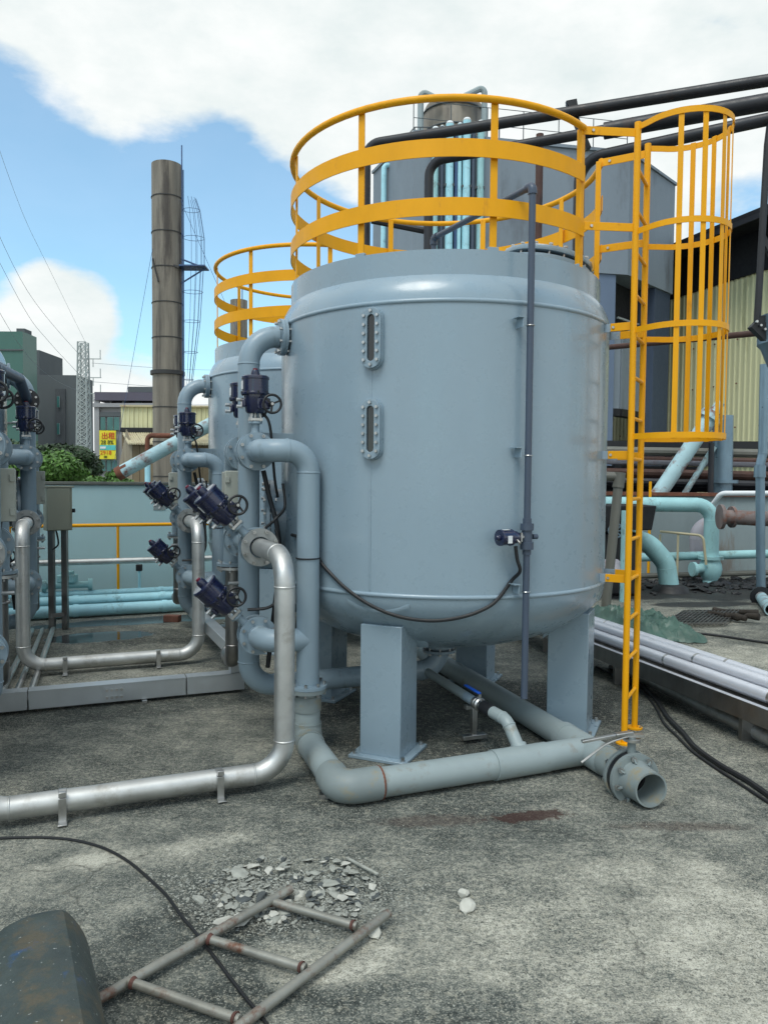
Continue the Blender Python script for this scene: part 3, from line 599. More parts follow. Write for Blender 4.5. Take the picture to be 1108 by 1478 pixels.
for k in range(7):
    a = R(-87+29*k); M = MX.Translation((HC, 0, 0)) @ MX.Rotation(a, 4, 'Z') @ MX.Translation((HR-.008, 0, 0)); MB().box((0, 0, 3.455), (.006, .037, 2.31), M).build('cage_bar', 'yellow', lad, False)
def tank_gap(s):
    p = MIDL+lt*(s*(HW-.03))-T1; d = p.dot(ln_); return d-math.sqrt(RT**2-(p-ln_*d).length_squared)
for z in (3.15, 2.19, 1.25):
    for s, a in ((-1, tank_gap(-1)), (1, tank_gap(1))):
        ar = MB().bar((.0, s*HW-s*.03, z), (-a+.045, s*HW-s*.03, z), .008, .06).build('wall_arm', 'yellow', lad, False, bevel=.0015)
        MB().bar((-a+.085, s*HW-s*.038, z), (-a-.01, s*HW-s*.038, z), .007, .062).build('tank_lug', 'dull_lug', ar, False)
        MB().cyl(V((-a+.066, s*HW-s*.03-.012, z)), V((-a+.066, s*HW-s*.03+.012, z)), .011, 6).build('arm_bolt', 'steel', ar, False)
LI = ROOT[lad.name]
for aa, s in ((26.7, -1), (56, 1)):
    for z in (4.545, 3.86):
        p = LI @ (F1 @ V((*cylat(aa, 1.262), z))); q = V((0, s*HW, z)); st = MB().bar(p, q, .007, .06).build('rail_strap', 'yellow', lad, False, bevel=.0015)
        d = (q-p).normalized(); c = p+d*.07; nn = d.cross(V((0, 0, 1))); MB().cyl(c-nn*.012, c+nn*.012, .011, 6).build('strap_bolt', 'steel', st, False)

# ------------------------------------------------------------------ vent pipe on the tank with its small motor valve and cable
vp = thing('vent_pipe', 'thin dark grey plastic pipe clipped upright to the largest tank', 'pipe', F1 @ MX.Translation(L(1.43, .05, .5)))
VU, VS_ = 1.43, .05
path = [L(.18, .18, 3.70), L(.18, .18, 3.95), L(VU, VS_, 3.95), L(VU, VS_, .5)]
MB().tube([F1 @ p for p in path[:2]], .022, 14).build('riser', 'pvc_dark', vp)
MB().tube([F1 @ p for p in path[1:3]], .022, 14).build('cross_length', 'pvc_dark', vp)
MB().tube([F1 @ p for p in path[2:]], .0235, 16).build('down_length', 'pvc_dark', vp)
for p, q, r_ in ((path[1], path[0], path[2]), (path[2], path[1], path[3])):
    b = MB(); b.pipe([F1 @ (p+(q-p).normalized()*.055), F1 @ p, F1 @ (p+(r_-p).normalized()*.055)], .03, .030, 16, False); b.build('elbow', 'pvc_dark', vp)
for z0, z1, r_ in ((1.70, 1.735, .030), (1.655, 1.70, .046), (1.56, 1.655, .036), (1.525, 1.575, .046), (1.49, 1.525, .030)):
    MB().cyl(W(VU, VS_, z0), W(VU, VS_, z1), r_, 16).build('union', 'pvc_dark', vp)
MB().cyl(W(VU, VS_-.045, 1.61), W(VU, VS_-.08, 1.61), .018, 12).build('valve_boss', 'pvc_dark', vp)
for z in (3.03, 2.16, 1.235):
    b = MB(); b.box(L(1.385, VS_+.058, z+.02), (.10, .006, .065)); b.box(L(1.40, VS_+.075, z+.052), (.085, .045, .006)); cl = b
    cl.v = [F1 @ q for q in cl.v]; c = cl.build('pipe_bracket', 'tank_paint', vp)
    M = F1 @ MX.Translation(L(VU, VS_, z)); MB().torus(.0255, .004, M, 18, 6).build('u_bolt', 'steel', c)
wv = thing('small_motor_valve', 'small navy motor on the thin plastic pipe of the largest tank', 'valve', F1 @ frame(L(VU+.005, VS_+.05, 1.61), L(0.12, 1, 0), (0, 0, 1)))
b = MB(); b.cyl(V((0, 0, -.03)), V((0, 0, .04)), .016, 10); b.box((0, 0, .012), (.06, .05, .012)); b.build('mount', 'steel', wv, False)
MB().lathe([(.001, .03), (.034, .03), (.042, .045), (.048, .075), (.048, .085)], 24).build('motor_housing', 'navy', wv, False)
MB().lathe([(.056, .083), (.057, .095), (.052, .098), (.052, .165), (.056, .168), (.054, .182), (.001, .184)], 28).build('cover', 'navy', wv, False)
MB().lathe([(.02, .18), (.02, .196), (.013, .206), (.001, .208)], 16).build('position_window', 'navy', wv, False)
MB().box((-.01, -.0525, .13), (.05, .003, .035)).build('rating_plate', 'white_label', wv, False)
MB().box((.0525, -.01, .135), (.003, .03, .05)).build('label_plate', 'white_label', wv, False)
MB().cyl(V((-.02, -.04, .06)), V((-.035, -.065, .06)), .011, 10).build('cable_gland', 'steel', wv, False)
# the cable droops from the motor round the tank to the manifold
def surf(px, py, off=.02):                       # point on the tank wall (or just off the dish) seen at a pixel
    d = (_F + _Rt*((px-554)/FPX) - _Up*((py-739)/FPX)); o = V((0, 0, CAMH)); r = RT+off
    a = d.x*d.x+d.y*d.y; bq = -(d.x*T1.x+d.y*T1.y); cq = T1.x**2+T1.y**2-r*r; disc = bq*bq-a*cq
    t = (-bq-math.sqrt(max(disc, 0)))/a; return o+d*t
cp = [W(VU+.02, VS_+.10, 1.55), W(VU+.02, VS_+.085, 1.46), W(VU+.015, VS_+.06, 1.38)]+[surf(*q) for q in ((738, 838), (715, 868), (690, 883), (660, 892), (625, 896), (590, 893), (560, 885), (530, 871), (500, 850), (478, 829), (462, 810))]+[W(.45, 1.30, 1.53), W(.2, 1.36, 1.56)]
solo('control_cable', MB().tube(smooth_path(cp), .0125, 8), 'cable', 'black cable drooping across the front of the largest tank', 'cable')
# loops of cable hanging at the nearest and second manifolds
for T, who in ((T1, 'nearest manifold'), (T2, 'second manifold')):
    q = [W(.27, 1.58, 1.62, T), W(.30, 1.50, 1.70, T), W(.22, 1.42, 1.78, T), W(.16, 1.42, 1.95, T)]
    solo('valve_cable', MB().tube(smooth_path(q), .011, 8), 'cable', 'short black cable curling up behind the middle motor of the '+who, 'cable')
    q = [W(.30, 1.72, 1.02, T), W(.34, 1.56, 1.04, T), W(.33, 1.46, 1.15, T), W(.22, 1.44, 1.38, T), W(.14, 1.47, 1.6, T)]
    solo('valve_cable', MB().tube(smooth_path(q), .012, 8), 'cable', 'black cable looping up from the lowest motor of the '+who, 'cable')
    q = [W(.25, 1.60, 2.47, T), W(.28, 1.55, 2.38, T), W(.22, 1.5, 2.0, T), W(.16, 1.46, 1.85, T)]
    solo('valve_cable', MB().tube(smooth_path(q), .011, 8), 'cable', 'black cable dropping from the top motor of the '+who, 'cable')

# ------------------------------------------------------------------ plastic drain line on the ground
dr = thing('drain_line', 'grey plastic drain line on the ground in front of the largest tank', 'pipe', W(1.5, .5, 0))
Z0 = .104; Q = .092
flange(MB(), frame(W(.575, 1.338, .476), (0, 0, -1)), .138, .028, .07).build('flange', 'pvc_fitting', dr)
MB().cyl(W(.575, 1.338, .448), W(.575, 1.338, .20), Q, 24).build('pipe_length', 'pvc_grey', dr)
MB().cyl(W(.575, 1.338, .42), W(.575, 1.338, .31), Q+.009, 24).build('socket', 'pvc_fitting', dr)
MB().pipe([W(.575, 1.338, .22), W(.575, 1.338, Z0), W(.74, 1.36, Z0)], .1, Q+.010, 24, False).build('elbow', 'pvc_fitting', dr)
MB().cyl(W(.72, 1.36, Z0), W(1.34, 1.39, Z0), Q, 24).build('pipe_length', 'pvc_grey', dr)
MB().pipe([W(1.30, 1.39, Z0), W(1.52, 1.40, Z0), W(1.52, 1.15, Z0)], .11, Q+.012, 24, False, nb=10).build('elbow', 'pvc_fitting', dr)
MB().torus(Q+.004, .010, frame(W(1.52, 1.145, Z0), E2)).build('weld_seam', 'rust', dr)
MB().cyl(W(1.52, 1.17, Z0), W(1.515, .25, Z0), Q, 24).build('pipe_length', 'pvc_grey', dr)
MB().cyl(W(1.517, .34, Z0), W(1.51, -.08, Z0), Q+.008, 24).build('socket', 'pvc_grey', dr)
MB().cyl(W(1.512, -.05, Z0), W(1.50, -.43, Z0), Q+.004, 24).build('tee_branch', 'pvc_grey', dr)
MB().cyl(W(1.26, -.435, Z0), W(1.72, -.42, Z0), Q+.012, 24).build('tee', 'pvc_grey', dr)
MB().cyl(W(-1.6, -.60, Z0), W(1.28, -.436, Z0), Q, 24).build('pipe_length', 'pvc_grey', dr)
MB().cyl(W(1.2, -.44, Z0), W(1.27, -.436, Z0), Q+.016, 24).build('socket', 'pvc_grey', dr)
ax = (W(2.29, -.33, .125)-W(1.70, -.42, Z0)).normalized(); v0 = W(1.70, -.42, Z0)
MB().cyl(v0, v0+ax*.29, Q+.006, 24).build('pipe_length', 'pvc_fitting', dr)
M = frame(v0+ax*.27, ax, (0, 0, 1))
MB().lathe([(.06, 0), (.165, 0), (.165, .03), (.06, .03)], 40, M, True).build('flange', 'pvc_fitting', dr, bevel=.003)
fl2 = MB().lathe([(.085, .085), (.165, .085), (.165, .117), (.125, .119), (.112, .16), (.107, .285), (.096, .285), (.093, .1)], 40, M, True).build('flange_stub', 'pvc_fitting', dr, smooth=40)
b = MB()
for k in range(8):
    a = 2*math.pi*k/8+.2; d = V((math.cos(a), math.sin(a), 0)); p = M @ (d*.09+V((0, 0, .13))); q = M @ (d*.138+V((0, 0, .112))); u = (M.to_3x3() @ V((0, 0, 1))); tn = (M.to_3x3() @ V((-d.y, d.x, 0)))
    b.bar(M @ (d*.112+V((0, 0, .14))), M @ (d*.152+V((0, 0, .122))), .010, .04, u)
b.build('ribs', 'pvc_fitting', fl2)
vb = MB().lathe([(.07, .032), (.155, .032), (.155, .081), (.07, .081)], 36, M, True).build('valve_body', 'black', dr)
MB().lathe([(.001, .052), (.075, .052), (.075, .060), (.001, .060)], 24, M).build('valve_disc', 'pvc_dark', vb)
b = MB(); bolts(b, M, .142, 8, -.025, .146, .019, .25); b.build('bolts', 'steel', dr)
vc = M @ V((0, 0, .056)); MB().cyl(vc+V((0, 0, .15)), vc+V((0, 0, .255)), .026, 14).build('stem', 'pvc_fitting', vb)
b = MB(); b.lathe([(.001, .235), (.055, .235), (.055, .25), (.001, .25)][::-1], 20, MX.Translation(vc)); b.cyl(vc+V((0, 0, .24)), vc+V((0, 0, .285)), .016, 10); b.box(vc+V((0.02, 0, .268)), (.12, .03, .018)); b.build('lever_hub', 'steel', vb)
hd = (at(822, 1074, z=.37)-vc); hd.z = 0; hd.normalize()
b = MB(); b.bar(vc+V((0, 0, .285)), vc+hd*.12+V((0, 0, .28)), .04, .022); b.bar(vc+hd*.12+V((0, 0, .28)), vc+hd*.36+V((0, 0, .262)), .028, .018); b.build('lever', 'steel', vb, bevel=.004)
b = MB(); b.tube([vc+hd*.04+V((0, 0, .262)), vc+hd*.14+V((0, 0, .245)), vc+hd*.20+V((0, 0, .225)), vc+hd*.36+V((0, 0, .13))], .008, 8); b.build('latch_grip', 'steel', vb)
# thin bleed pipe with a blue-handled cock
bp = thing('bleed_pipe', 'thin grey pipe with blue-handled cock under the largest tank', 'pipe', W(.8, .12, 0))
MB().cyl(W(.02, .14, .36), W(.80, .15, .345), .036, 18).build('pipe_length', 'pvc_grey', bp)
MB().cyl(W(.78, .15, .345), W(1.00, .15, .34), .037, 18).build('threaded_end', 'pipe_paint', bp)
bv = MB().lathe([(.03, 0), (.046, 0), (.046, .03), (.036, .035), (.05, .05), (.05, .07), (.036, .085), (.046, .09), (.046, .12), (.03, .12)], 20, frame(W(.93, .15, .342), E1)).build('cock_body', 'steel', bp)
MB().cyl(W(.99, .15, .38), W(.99, .15, .42), .012, 8).build('spindle', 'steel', bv)
MB().bar(W(.99, .15, .425), W(.80, .17, .44), .028, .012).build('cock_handle', 'blue_handle', bv, bevel=.004)
MB().cyl(W(1.05, .15, .342), W(1.16, .14, .335), .05, 18).build('coupling', 'black', bp)
MB().pipe([W(1.14, .14, .335), W(1.32, .12, .325), W(1.46, .10, .16), W(1.5, .10, .12)], .1, .044, 18).build('bend', 'pvc_grey', bp)
MB().cyl(W(1.44, .10, .19), W(1.50, .10, .11), .056, 18).build('socket', 'pvc_grey', bp)
b = MB(); b.box(L(.83, .11, .05), (.06, .20, .03)); b.box(L(.83, .11, .165), (.04, .04, .20)); b.box(L(.83, .13, .28), (.045, .11, .03)); b.v = [F1 @ q for q in b.v]; b.build('support_stand', 'steel', bp, bevel=.002)
# bracket under the drain elbow
b = MB(); q = at(480, 1150, z=0); solo('pipe_support', MB().box(q+V((-.02, 0, .012)), (.13, .06, .024)).box(q+V((-.03, .01, .05)), (.02, .05, .06)), 'steel', 'small steel channel support under the drain line elbow', 'support')

# ------------------------------------------------------------------ cable trunking across the aisle
tr = thing('cable_trunking', 'silver metal cable trunking lying across the aisle', 'trunking', W(-1.17, 3, 0))
segs = ((1.46, 1.98), (1.99, 3.28), (3.29, 6.5))
for a, c in segs:
    s = MB().bar(W(-1.17, a, .105), W(-1.17, c, .105), .13, .155).build('trunk_length', 'trunking', tr, bevel=.004)
    MB().bar(W(-1.17, a, .185), W(-1.17, c, .185), .142, .006).build('trunk_lid', 'trunking', s)
for s in (2.6, 5.0):
    j = MB().bar(W(-1.103, s-.09, .105), W(-1.103, s+.09, .105), .004, .12).build('joint_plate', 'trunking', tr); b = MB()
    for ds in (-.06, -.02, .02, .06):
        for z in (.07, .135): b.cyl(W(-1.103, s+ds*1.0, z), W(-1.090, s+ds, z), .013, 6)
    b.build('bolts', 'steel', j)
MB().bar(W(-1.17, 1.52, .19), W(-1.17, 1.52, .42), .13, .13, E1).build('riser', 'trunking', tr, bevel=.004)
MB().bar(W(-1.165, 1.52, .37), W(-3.6, 1.60, .37), .12, .12).build('trunk_length', 'trunking', tr, bevel=.004)
for s in (2.35, 4.1, 5.6):
    b = MB(); b.bar(W(-1.17, s-.02, .014), W(-1.17, s+.02, .014), .24, .022); b.build('foot', 'steel', tr)
for s, r_ in ((3.30, .03), (3.42, .026), (3.54, .03)):
    solo('floor_conduit', MB().tube([W(-4.6, s-.1, .05), W(-1.25, s, .05)], r_, 10), 'steel', {3.30: 'steel conduit on the floor nearest the aisle', 3.42: 'steel conduit on the floor, middle of three at left', 3.54: 'steel conduit on the floor nearest the left edge'}[s], 'conduit', 'floor conduits at the left')

# ------------------------------------------------------------------ left background: blue wall, rail, pipes
WU = -6.55
wl = thing('boundary_wall', 'pale blue painted boundary wall behind the left tanks', 'wall', W(WU, 3, 0))
MB().bar(W(WU-.12, -1.6, .93), W(WU-.12, 14, .93), .24, 1.86).build('wall_face', 'wall_blue', wl, bevel=.01)
MB().bar(W(WU-.12, -1.65, 1.885), W(WU-.12, 14.05, 1.885), .30, .045).build('coping', 'coping', wl, bevel=.006)
MB().bar(W(WU+.004, 1.62, 1.66), W(WU+.004, 1.80, 1.66), .006, .38).build('patch', 'basin', wl)
gr = thing('guard_rail', 'low yellow pipe rail along the blue wall', 'railing', W(WU+.45, 3, 0))
for z in (1.27, .74): MB().tube([W(WU+.45, -1.2, z), W(WU+.45, 12, z)], .026, 10).build('rail', 'yellow', gr)
for s in (-.9, .55, 2.0, 3.45, 4.9, 6.35, 7.8): MB().cyl(W(WU+.45, s+.35, 0), W(WU+.45, s+.35, 1.27), .021, 10).build('post', 'yellow', gr)
solo('rail_pipe', MB().tube([W(WU+.62, -1.4, .74), W(WU+.62, 13, .78)], .045, 14), 'stainless', 'stainless pipe running level in front of the yellow rail', 'pipe')
for u, z, r_, n in ((.95, .10, .085, 'thick pale blue pipe lying on the floor, nearest of three by the wall'), (.70, .20, .075, 'pale blue pipe by the wall, middle of three'), (.45, .26, .055, 'thin pale blue pipe closest to the blue wall')):
    t = thing('water_pipe', n, 'pipe', W(WU+u, 3, 0), 'pale blue pipes along the wall')
    MB().tube([W(WU+u, -1.3, z), W(WU+u, 3.1, z), W(WU+u, 13, z)], r_, 16).build('pipe_run', 'sky_blue', t)
    for s in (.3, 1.7, 2.9, 4.4, 6.0): MB().cyl(W(WU+u, s, z), W(WU+u, s+.07, z), r_+.008, 16).build('coupling', 'sky_blue', t)
    for s in (1.0, 3.8): MB().bar(W(WU+u, s, 0), W(WU+u, s, z-r_*.8), .05, .1, E1).build('support', 'coping', t)
pu = thing('pipe_gate_valve', 'small teal valve on the pale blue pipes by the wall', 'valve', W(WU+.45, 3.05, .31))
MB().cyl(W(WU+.45, 3.35, .40), W(WU+.45, 2.75, .40), .05, 14).build('body', 'teal', pu)
for s in (3.36, 2.74): MB().cyl(W(WU+.45, s-.03, .40), W(WU+.45, s+.03, .40), .085, 16).build('flange', 'teal', pu)
MB().box(W(WU+.45, 3.05, .50), (.26, .16, .12)).build('bonnet', 'teal', pu, bevel=.02); MB().box(W(WU+.45, 3.05, .585), (.16, .12, .05)).build('cap', 'teal', pu, bevel=.01)
tp = thing('standpipe_tap', 'small black tap standing on the pale blue pipe', 'tap', W(WU+.45, 2.05, .3))
MB().cyl(W(WU+.45, 2.05, .3), W(WU+.45, 2.05, .62), .02, 8).build('stem', 'sky_blue', tp); MB().box(W(WU+.45, 2.05, .62), (.09, .06, .1)).build('tap_body', 'black', tp, bevel=.01); MB().bar(W(WU+.45, 2.05, .69), W(WU+.45, 2.42, .71), .02, .012).build('lever', 'black', tp)
# cabinet on posts
ca = thing('control_cabinet', 'beige steel control cabinet on two stainless posts', 'cabinet', at(86, 909, z=0))
c0 = at(76, 910, z=0); c1 = at(95, 908, z=0); cd = (c1-c0).normalized()
MB().bar((c0+c1)/2-cd*.155+V((0, 0, 1.57)), (c0+c1)/2+cd*.155+V((0, 0, 1.57)), .20, .55).build('cabinet_box', 'cabinet', ca, bevel=.006)
nn = V((cd.y, -cd.x, 0)); cm = (c0+c1)/2+nn*.11
MB().bar(cm-cd*.15+V((0, 0, 1.57)), cm+cd*.12+V((0, 0, 1.57)), .022, .53).build('door', 'cabinet', ca, bevel=.004)
MB().bar((c0+c1)/2-cd*.175+V((0, 0, 1.855)), (c0+c1)/2+cd*.175+V((0, 0, 1.855)), .24, .02).build('rain_hood', 'cabinet', ca, bevel=.003)
MB().box(cm+cd*.17+V((0, 0, 1.55)), (.03, .03, .05)).build('lock', 'black', ca)
for p in (c0, c1): MB().box(p+V((0, 0, .65)), (.075, .06, 1.3)).build('post', 'stainless_dark', ca, bevel=.004)
MB().bar(c0+V((0, -.04, .20)), c1+V((0, -.04, .20)), .03, .05).build('crossbar', 'stainless_dark', ca)
MB().tube(smooth_path([c0+cd*.07+V((0, -.03, 1.3)), c0+cd*.1+V((0, -.04, 1.12)), c0+cd*.03+V((0, -.05, 1.05))]), .012, 6).build('cable_tail', 'rubber', ca)
q = at(249, 897, z=0); b = MB(); b.box((0, 0, .045), (.22, .11, .09), MX.Translation(q) @ MX.Rotation(R(-10), 4, 'Z')); solo('brick', b, 'brick', 'single red-brown brick on the ground by the second manifold', 'brick', bevel=.006)

# ------------------------------------------------------------------ left background: diagonal pipe, chimneys, pylon, houses
def at3(px, py, y): return at(px, py, y=y)
dp = thing('old_pipe', 'rusty pale blue pipe rising diagonally above the blue wall', 'pipe', at3(168, 686, 13.6))
a = at3(171, 684, 13.6); c = at3(262, 635, 13.6); dd = (c-a).normalized(); c2 = a+dd*2.6
M = frame(a, dd); MB().lathe([(.10, 0), (.122, 0), (.122, 2.7), (.10, 2.7)], 24, M, True).build('pipe_run', 'blue_rust', dp)
MB().lathe([(.098, -.012), (.127, -.012), (.127, .06), (.123, .10), (.098, .05)], 24, M, True).build('cut_end', 'rust', dp)
b = MB()
for k in range(9):
    aa = random.uniform(0, 6.28); w_ = random.uniform(.06, .16); s0 = random.uniform(.0, .12); b.lathe([(.124, s0), (.126, s0+.02), (.124, s0+w_)], 4, M, False, aa, aa+random.uniform(.3, .8))
b.build('rust_scale', 'rust', dp); bpy.data.objects['rust_scale']['kind'] = 'stuff'
for p in (c2,): MB().cyl(V((p.x, p.y, 0)), V((p.x, p.y, p.z-.1)), .05, 10).build('prop', 'rust', dp)
ip = thing('old_riser', 'thin rusty bent pipe in front of the brown shed', 'pipe', at3(213, 690, 15))
a = at3(213, 632, 15); MB().pipe([V((a.x, a.y, 0)), V((a.x, a.y, a.z+.05)), at3(250, 629, 15)+V((0, 0, 0))], .1, .05, 10, False).build('pipe_run', 'rust', ip)
MB().cyl(V((a.x, a.y, 0)), V((a.x, a.y, 2.35)), .056, 10).build('painted_foot', 'sky_blue', ip)
def chimney(name, label, px0, px1, ytop, Y, bands, cage=True):
    cx = at3((px0+px1)/2, 690, Y); r_ = (px1-px0)/2/FPX*Y; zt = at3((px0+px1)/2, ytop, Y).z
    t = thing(name, label, 'chimney', (cx.x, Y, 0))
    C = V((cx.x, Y, 0)); h = zt; n = bands
    pr = [(r_*1.0, 0), (r_, zt), (r_-.06, zt), (r_-.06, zt-.6)]
    MB().lathe([(r_, 0)]+[(r_, zt*k/10) for k in range(1, 10)]+[(r_*1.0, zt), (r_-.07, zt), (r_-.07, zt-1.2), (.01, zt-1.2)], 36, MX.Translation(C)).build('flue', 'stack', t)
    for k in range(n):
        z = zt-(k+1)*2.02+.1; th = .05 if k != 5 else .22
        if z > .5: MB().lathe([(r_, -th/2), (r_+.035+(.09 if k == 5 else 0), -th/2), (r_+.035+(.09 if k == 5 else 0), th/2), (r_, th/2)], 36, MX.Translation(C+V((0, 0, z))), True).build('band', 'stack_band', t)
    if cage:
        x0 = C.x+r_; ya = Y-.15
        MB().cyl(V((x0+.05, ya, zt-14.5)), V((x0+.05, ya, zt+1.1)), .04, 6).build('ladder_stile', 'blue_steel', t)
        MB().cyl(V((x0+.13, ya, zt-14.5)), V((x0+.13, ya, zt-.3)), .035, 6).build('ladder_stile', 'blue_steel', t)
        pl = zt-5.9
        b = MB(); b.box((x0+.75, ya, pl), (1.5, 1.1, .07)); pf = b.build('platform', 'blue_steel', t)
        for p, q in (((x0+1.45, ya, pl), (x0, ya, pl-.9)), ((x0, ya, pl+.5), (x0+1.3, ya, pl))): MB().cyl(V(p), V(q), .05, 6).build('bracket', 'blue_steel', pf)
        c = MB()
        for zz, w_ in ((zt-2.6, 1.0), (zt-4.2, 1.25), (zt-7.3, 1.15), (zt-9.0, 1.0), (zt-10.8, .85), (zt-12.4, .6)):
            c.tube([V((x0+.1+w_*.5+w_*.5*math.cos(k*math.pi/6), ya+w_*.42*math.sin(k*math.pi/6), zz)) for k in range(12)], .014, 4, closed=True)
        for k in range(7):
            an = k*math.pi/6-math.pi/2; e = lambda w_: (x0+.1+w_*.5+w_*.5*math.cos(an), ya+w_*.42*math.sin(an))
            c.tube([V((*e(.75), zt-1.9)), V((*e(1.0), zt-2.6)), V((*e(1.25), zt-4.2)), V((*e(1.25), pl))], .012, 4); c.tube([V((*e(1.2), pl)), V((*e(1.0), zt-9)), V((*e(.5), zt-12.8))], .012, 4)
        c.build('cage_rods', 'blue_steel', t)
        for s in (-1, 1): MB().tube([C+V((0, 0, zt-.2)), C+V((s*6+3, -2, 0))], .012, 4).build('guy_wire', 'blue_steel', t)
        b = MB(); b.bar(C+V((-r_*.8, -r_*.7, pl+.35)), C+V((r_, -r_*.75, pl-.1)), .05, .12); b.bar(C+V((-r_*.75, -r_*.75, pl+.3)), C+V((-r_*.3, -r_*1.05, pl-1.0)), .05, .08); b.build('strut', 'stack_band', t)
    else: MB().cyl(C+V((r_*.4, 0, zt)), C+V((r_*.4, 0, zt+2.2)), .05, 6).build('lightning_rod', 'blue_steel', t)
    return t
chimney('chimney', 'tall streaked brown metal chimney with caged ladder at left', 222, 264, 239, 45, 10)
chimney('chimney', 'short dark chimney top seen through the second tank rail', 333, 357, 434, 80, 6, False)
# lattice pylon
def pylon():
    Y = 85; t = thing('lattice_pylon', 'slim white lattice power pylon behind the bushes', 'pylon', V((at3(121, 690, Y).x, Y, 0)))
    xc = at3(122, 690, Y).x; zt = at3(124, 494, Y).z; w0, w1 = .66, .42
    for sx in (-1, 1):
        for sy in (-1, 1): MB().bar((xc+sx*w0, Y+sy*w0, 0), (xc+sx*w1, Y+sy*w1, zt), .14, .14).build('leg', 'lattice', t)
    b = MB(); n = 22
    for k in range(n):
        z0, z1 = zt*k/n, zt*(k+1)/n; a = w0+(w1-w0)*k/n; c = w0+(w1-w0)*(k+1)/n
        for d in range(2):
            for s in (-1, 1):
                if d: b.bar((xc-a, Y+s*a, z0), (xc+c, Y+s*c, z1), .07, .07); b.bar((xc+a, Y+s*a, z0), (xc-c, Y+s*c, z1), .07, .07)
                else: b.bar((xc+s*a, Y-a, z0), (xc+s*c, Y+c, z1), .07, .07); b.bar((xc-c, Y+s*c, z1), (xc+c, Y+s*c, z1), .06, .06)
    b.build('bracing', 'lattice', t)
    for py in (518, 545, 568):
        z = at3(130, py, Y).z; ar = MB().bar((xc, Y, z), (xc+2.0, Y, z), .09, .09).build('cross_arm', 'lattice', t)
        MB().cyl(V((xc+1.1, Y, z)), V((xc+1.1, Y, z-.9)), .05, 6).build('insulator', 'lattice', ar); MB().cyl(V((xc+1.9, Y, z+1.0)), V((xc+1.9, Y, z)), .05, 6).build('insulator', 'lattice', ar)
    return t
pylon()
def wire(pts, label, r_=.035):
    solo('power_line', MB().tube(smooth_path(pts, 8), r_*.7, 5), 'wire', label, 'wire')
wire([at3(-40, 250, 60), at3(40, 420, 72), at3(122, 520, 85)], 'power line dropping from upper left to the pylon top', .025)
wire([at3(-40, 300, 60), at3(35, 445, 72), at3(70, 492, 78), at3(122, 548, 85)], 'middle power line dropping to the pylon', .025)
wire([at3(-40, 380, 60), at3(30, 500, 72), at3(75, 545, 80), at3(122, 568, 85)], 'lowest power line dropping to the pylon', .025)
for py, n in ((518, 'top'), (545, 'middle'), (568, 'lowest')): wire([at3(133, py+6, 85), at3(300, py+16, 100), at3(480, py+12, 120)], n+' power line going right from the pylon', .03)
wire([at3(-30, 130, 50), at3(30, 300, 60), at3(70, 385, 70), at3(123, 493, 85)], 'thin wire crossing the blue sky at the far left', .018)

def facade_windows(t, rects, Y, mat='far_glass', fr='far_frame', dy=.12):
    for x0, x1, y0, y1 in rects:
        a = at3(x0, y1, Y-dy); b_ = at3(x1, y0, Y-dy); w = MB().box((a+b_)/2, (b_.x-a.x, .12, b_.z-a.z)).build('window', fr, t)
        e = .08*(b_.x-a.x); MB().box((a+b_)/2+V((0, -.075, 0)), (b_.x-a.x-e, .06, b_.z-a.z-e)).build('pane', mat, w)
def block(t, name, x0, x1, ytop, Y, depth, mat, zb=0):
    a = at3(x0, ytop, Y); c = at3(x1, ytop, Y); return MB().box(((a.x+c.x)/2, Y+depth/2, (a.z+zb)/2), (c.x-a.x, depth, a.z-zb)).build(name, mat, t)
t = thing('office_block', 'plain dark grey windowless block at far left', 'building', (at3(85, 690, 110).x, 110, 0))
block(t, 'wall', 44, 111, 541, 110, 6, 'far_grey'); block(t, 'stair_tower', 30, 57, 505, 111, 8, 'far_grey')
block(t, 'recess', 80, 94, 561, 109.75, .6, 'far_dark'); facade_windows(t, ((83, 86.5, 572, 588), (83, 86.5, 611, 627)), 109.7)
t = thing('glass_building', 'teal glass-fronted building behind the far left manifold', 'building', (at3(20, 690, 100).x, 100, 0))
block(t, 'wall', -30, 33, 478, 100, 4, 'far_teal'); block(t, 'roof_box', 24, 36, 474, 102, 2, 'far_grey')
for py in (505, 540, 575, 610):
    a = at3(-30, py, 99.9); c = at3(33, py, 99.9); MB().bar(a, c, .12, .18).build('floor_band', 'far_grey', t)
t = thing('apartment_house', 'pale apartment house with purple roof tower and yellow banner', 'building', (at3(175, 690, 70).x, 70, 0))
block(t, 'wall', 137, 235, 585, 70, 12, 'far_pale'); block(t, 'roof_tower', 187, 222, 566, 71, 6, 'far_purple'); block(t, 'tower_cornice', 184.5, 224.5, 558, 70.7, 6.6, 'far_grey', at3(200, 566, 70.7).z)
a = at3(136, 585, 69.8); c = at3(238, 585, 69.8); MB().bar(a, c, .5, .35).build('cornice', 'far_pale', t)
a = at3(138, 572, 69.8); c = at3(240, 573, 69.8); MB().box((a+c)/2+V((0, 2, 0)), (c.x-a.x, 4.5, .75)).build('pergola_roof', 'far_purple', t)
for px in (141, 160, 178): a = at3(px, 585, 70.3); c = at3(px, 573, 70.3); MB().bar(a, c, .12, .12, (0, 1, 0)).build('pergola_post', 'far_frame', t)
facade_windows(t, ((196, 205, 571, 584),), 70.9); facade_windows(t, ((146, 153, 602, 621), (155.5, 164, 602, 621), (165, 173, 602, 621), (146, 153, 664, 680), (155, 161, 664, 680), (162, 170, 664, 680)), 70)
a = at3(137, 598, 69.9); c = at3(175, 598, 69.9); MB().bar(a, c, .25, .4).build('lintel', 'far_grey', t)
a = at3(137.5, 690, 69.85); MB().box((a.x+.25, 69.85, 4.5), (.45, .3, 9)).build('corner_pier', 'far_pale', t)
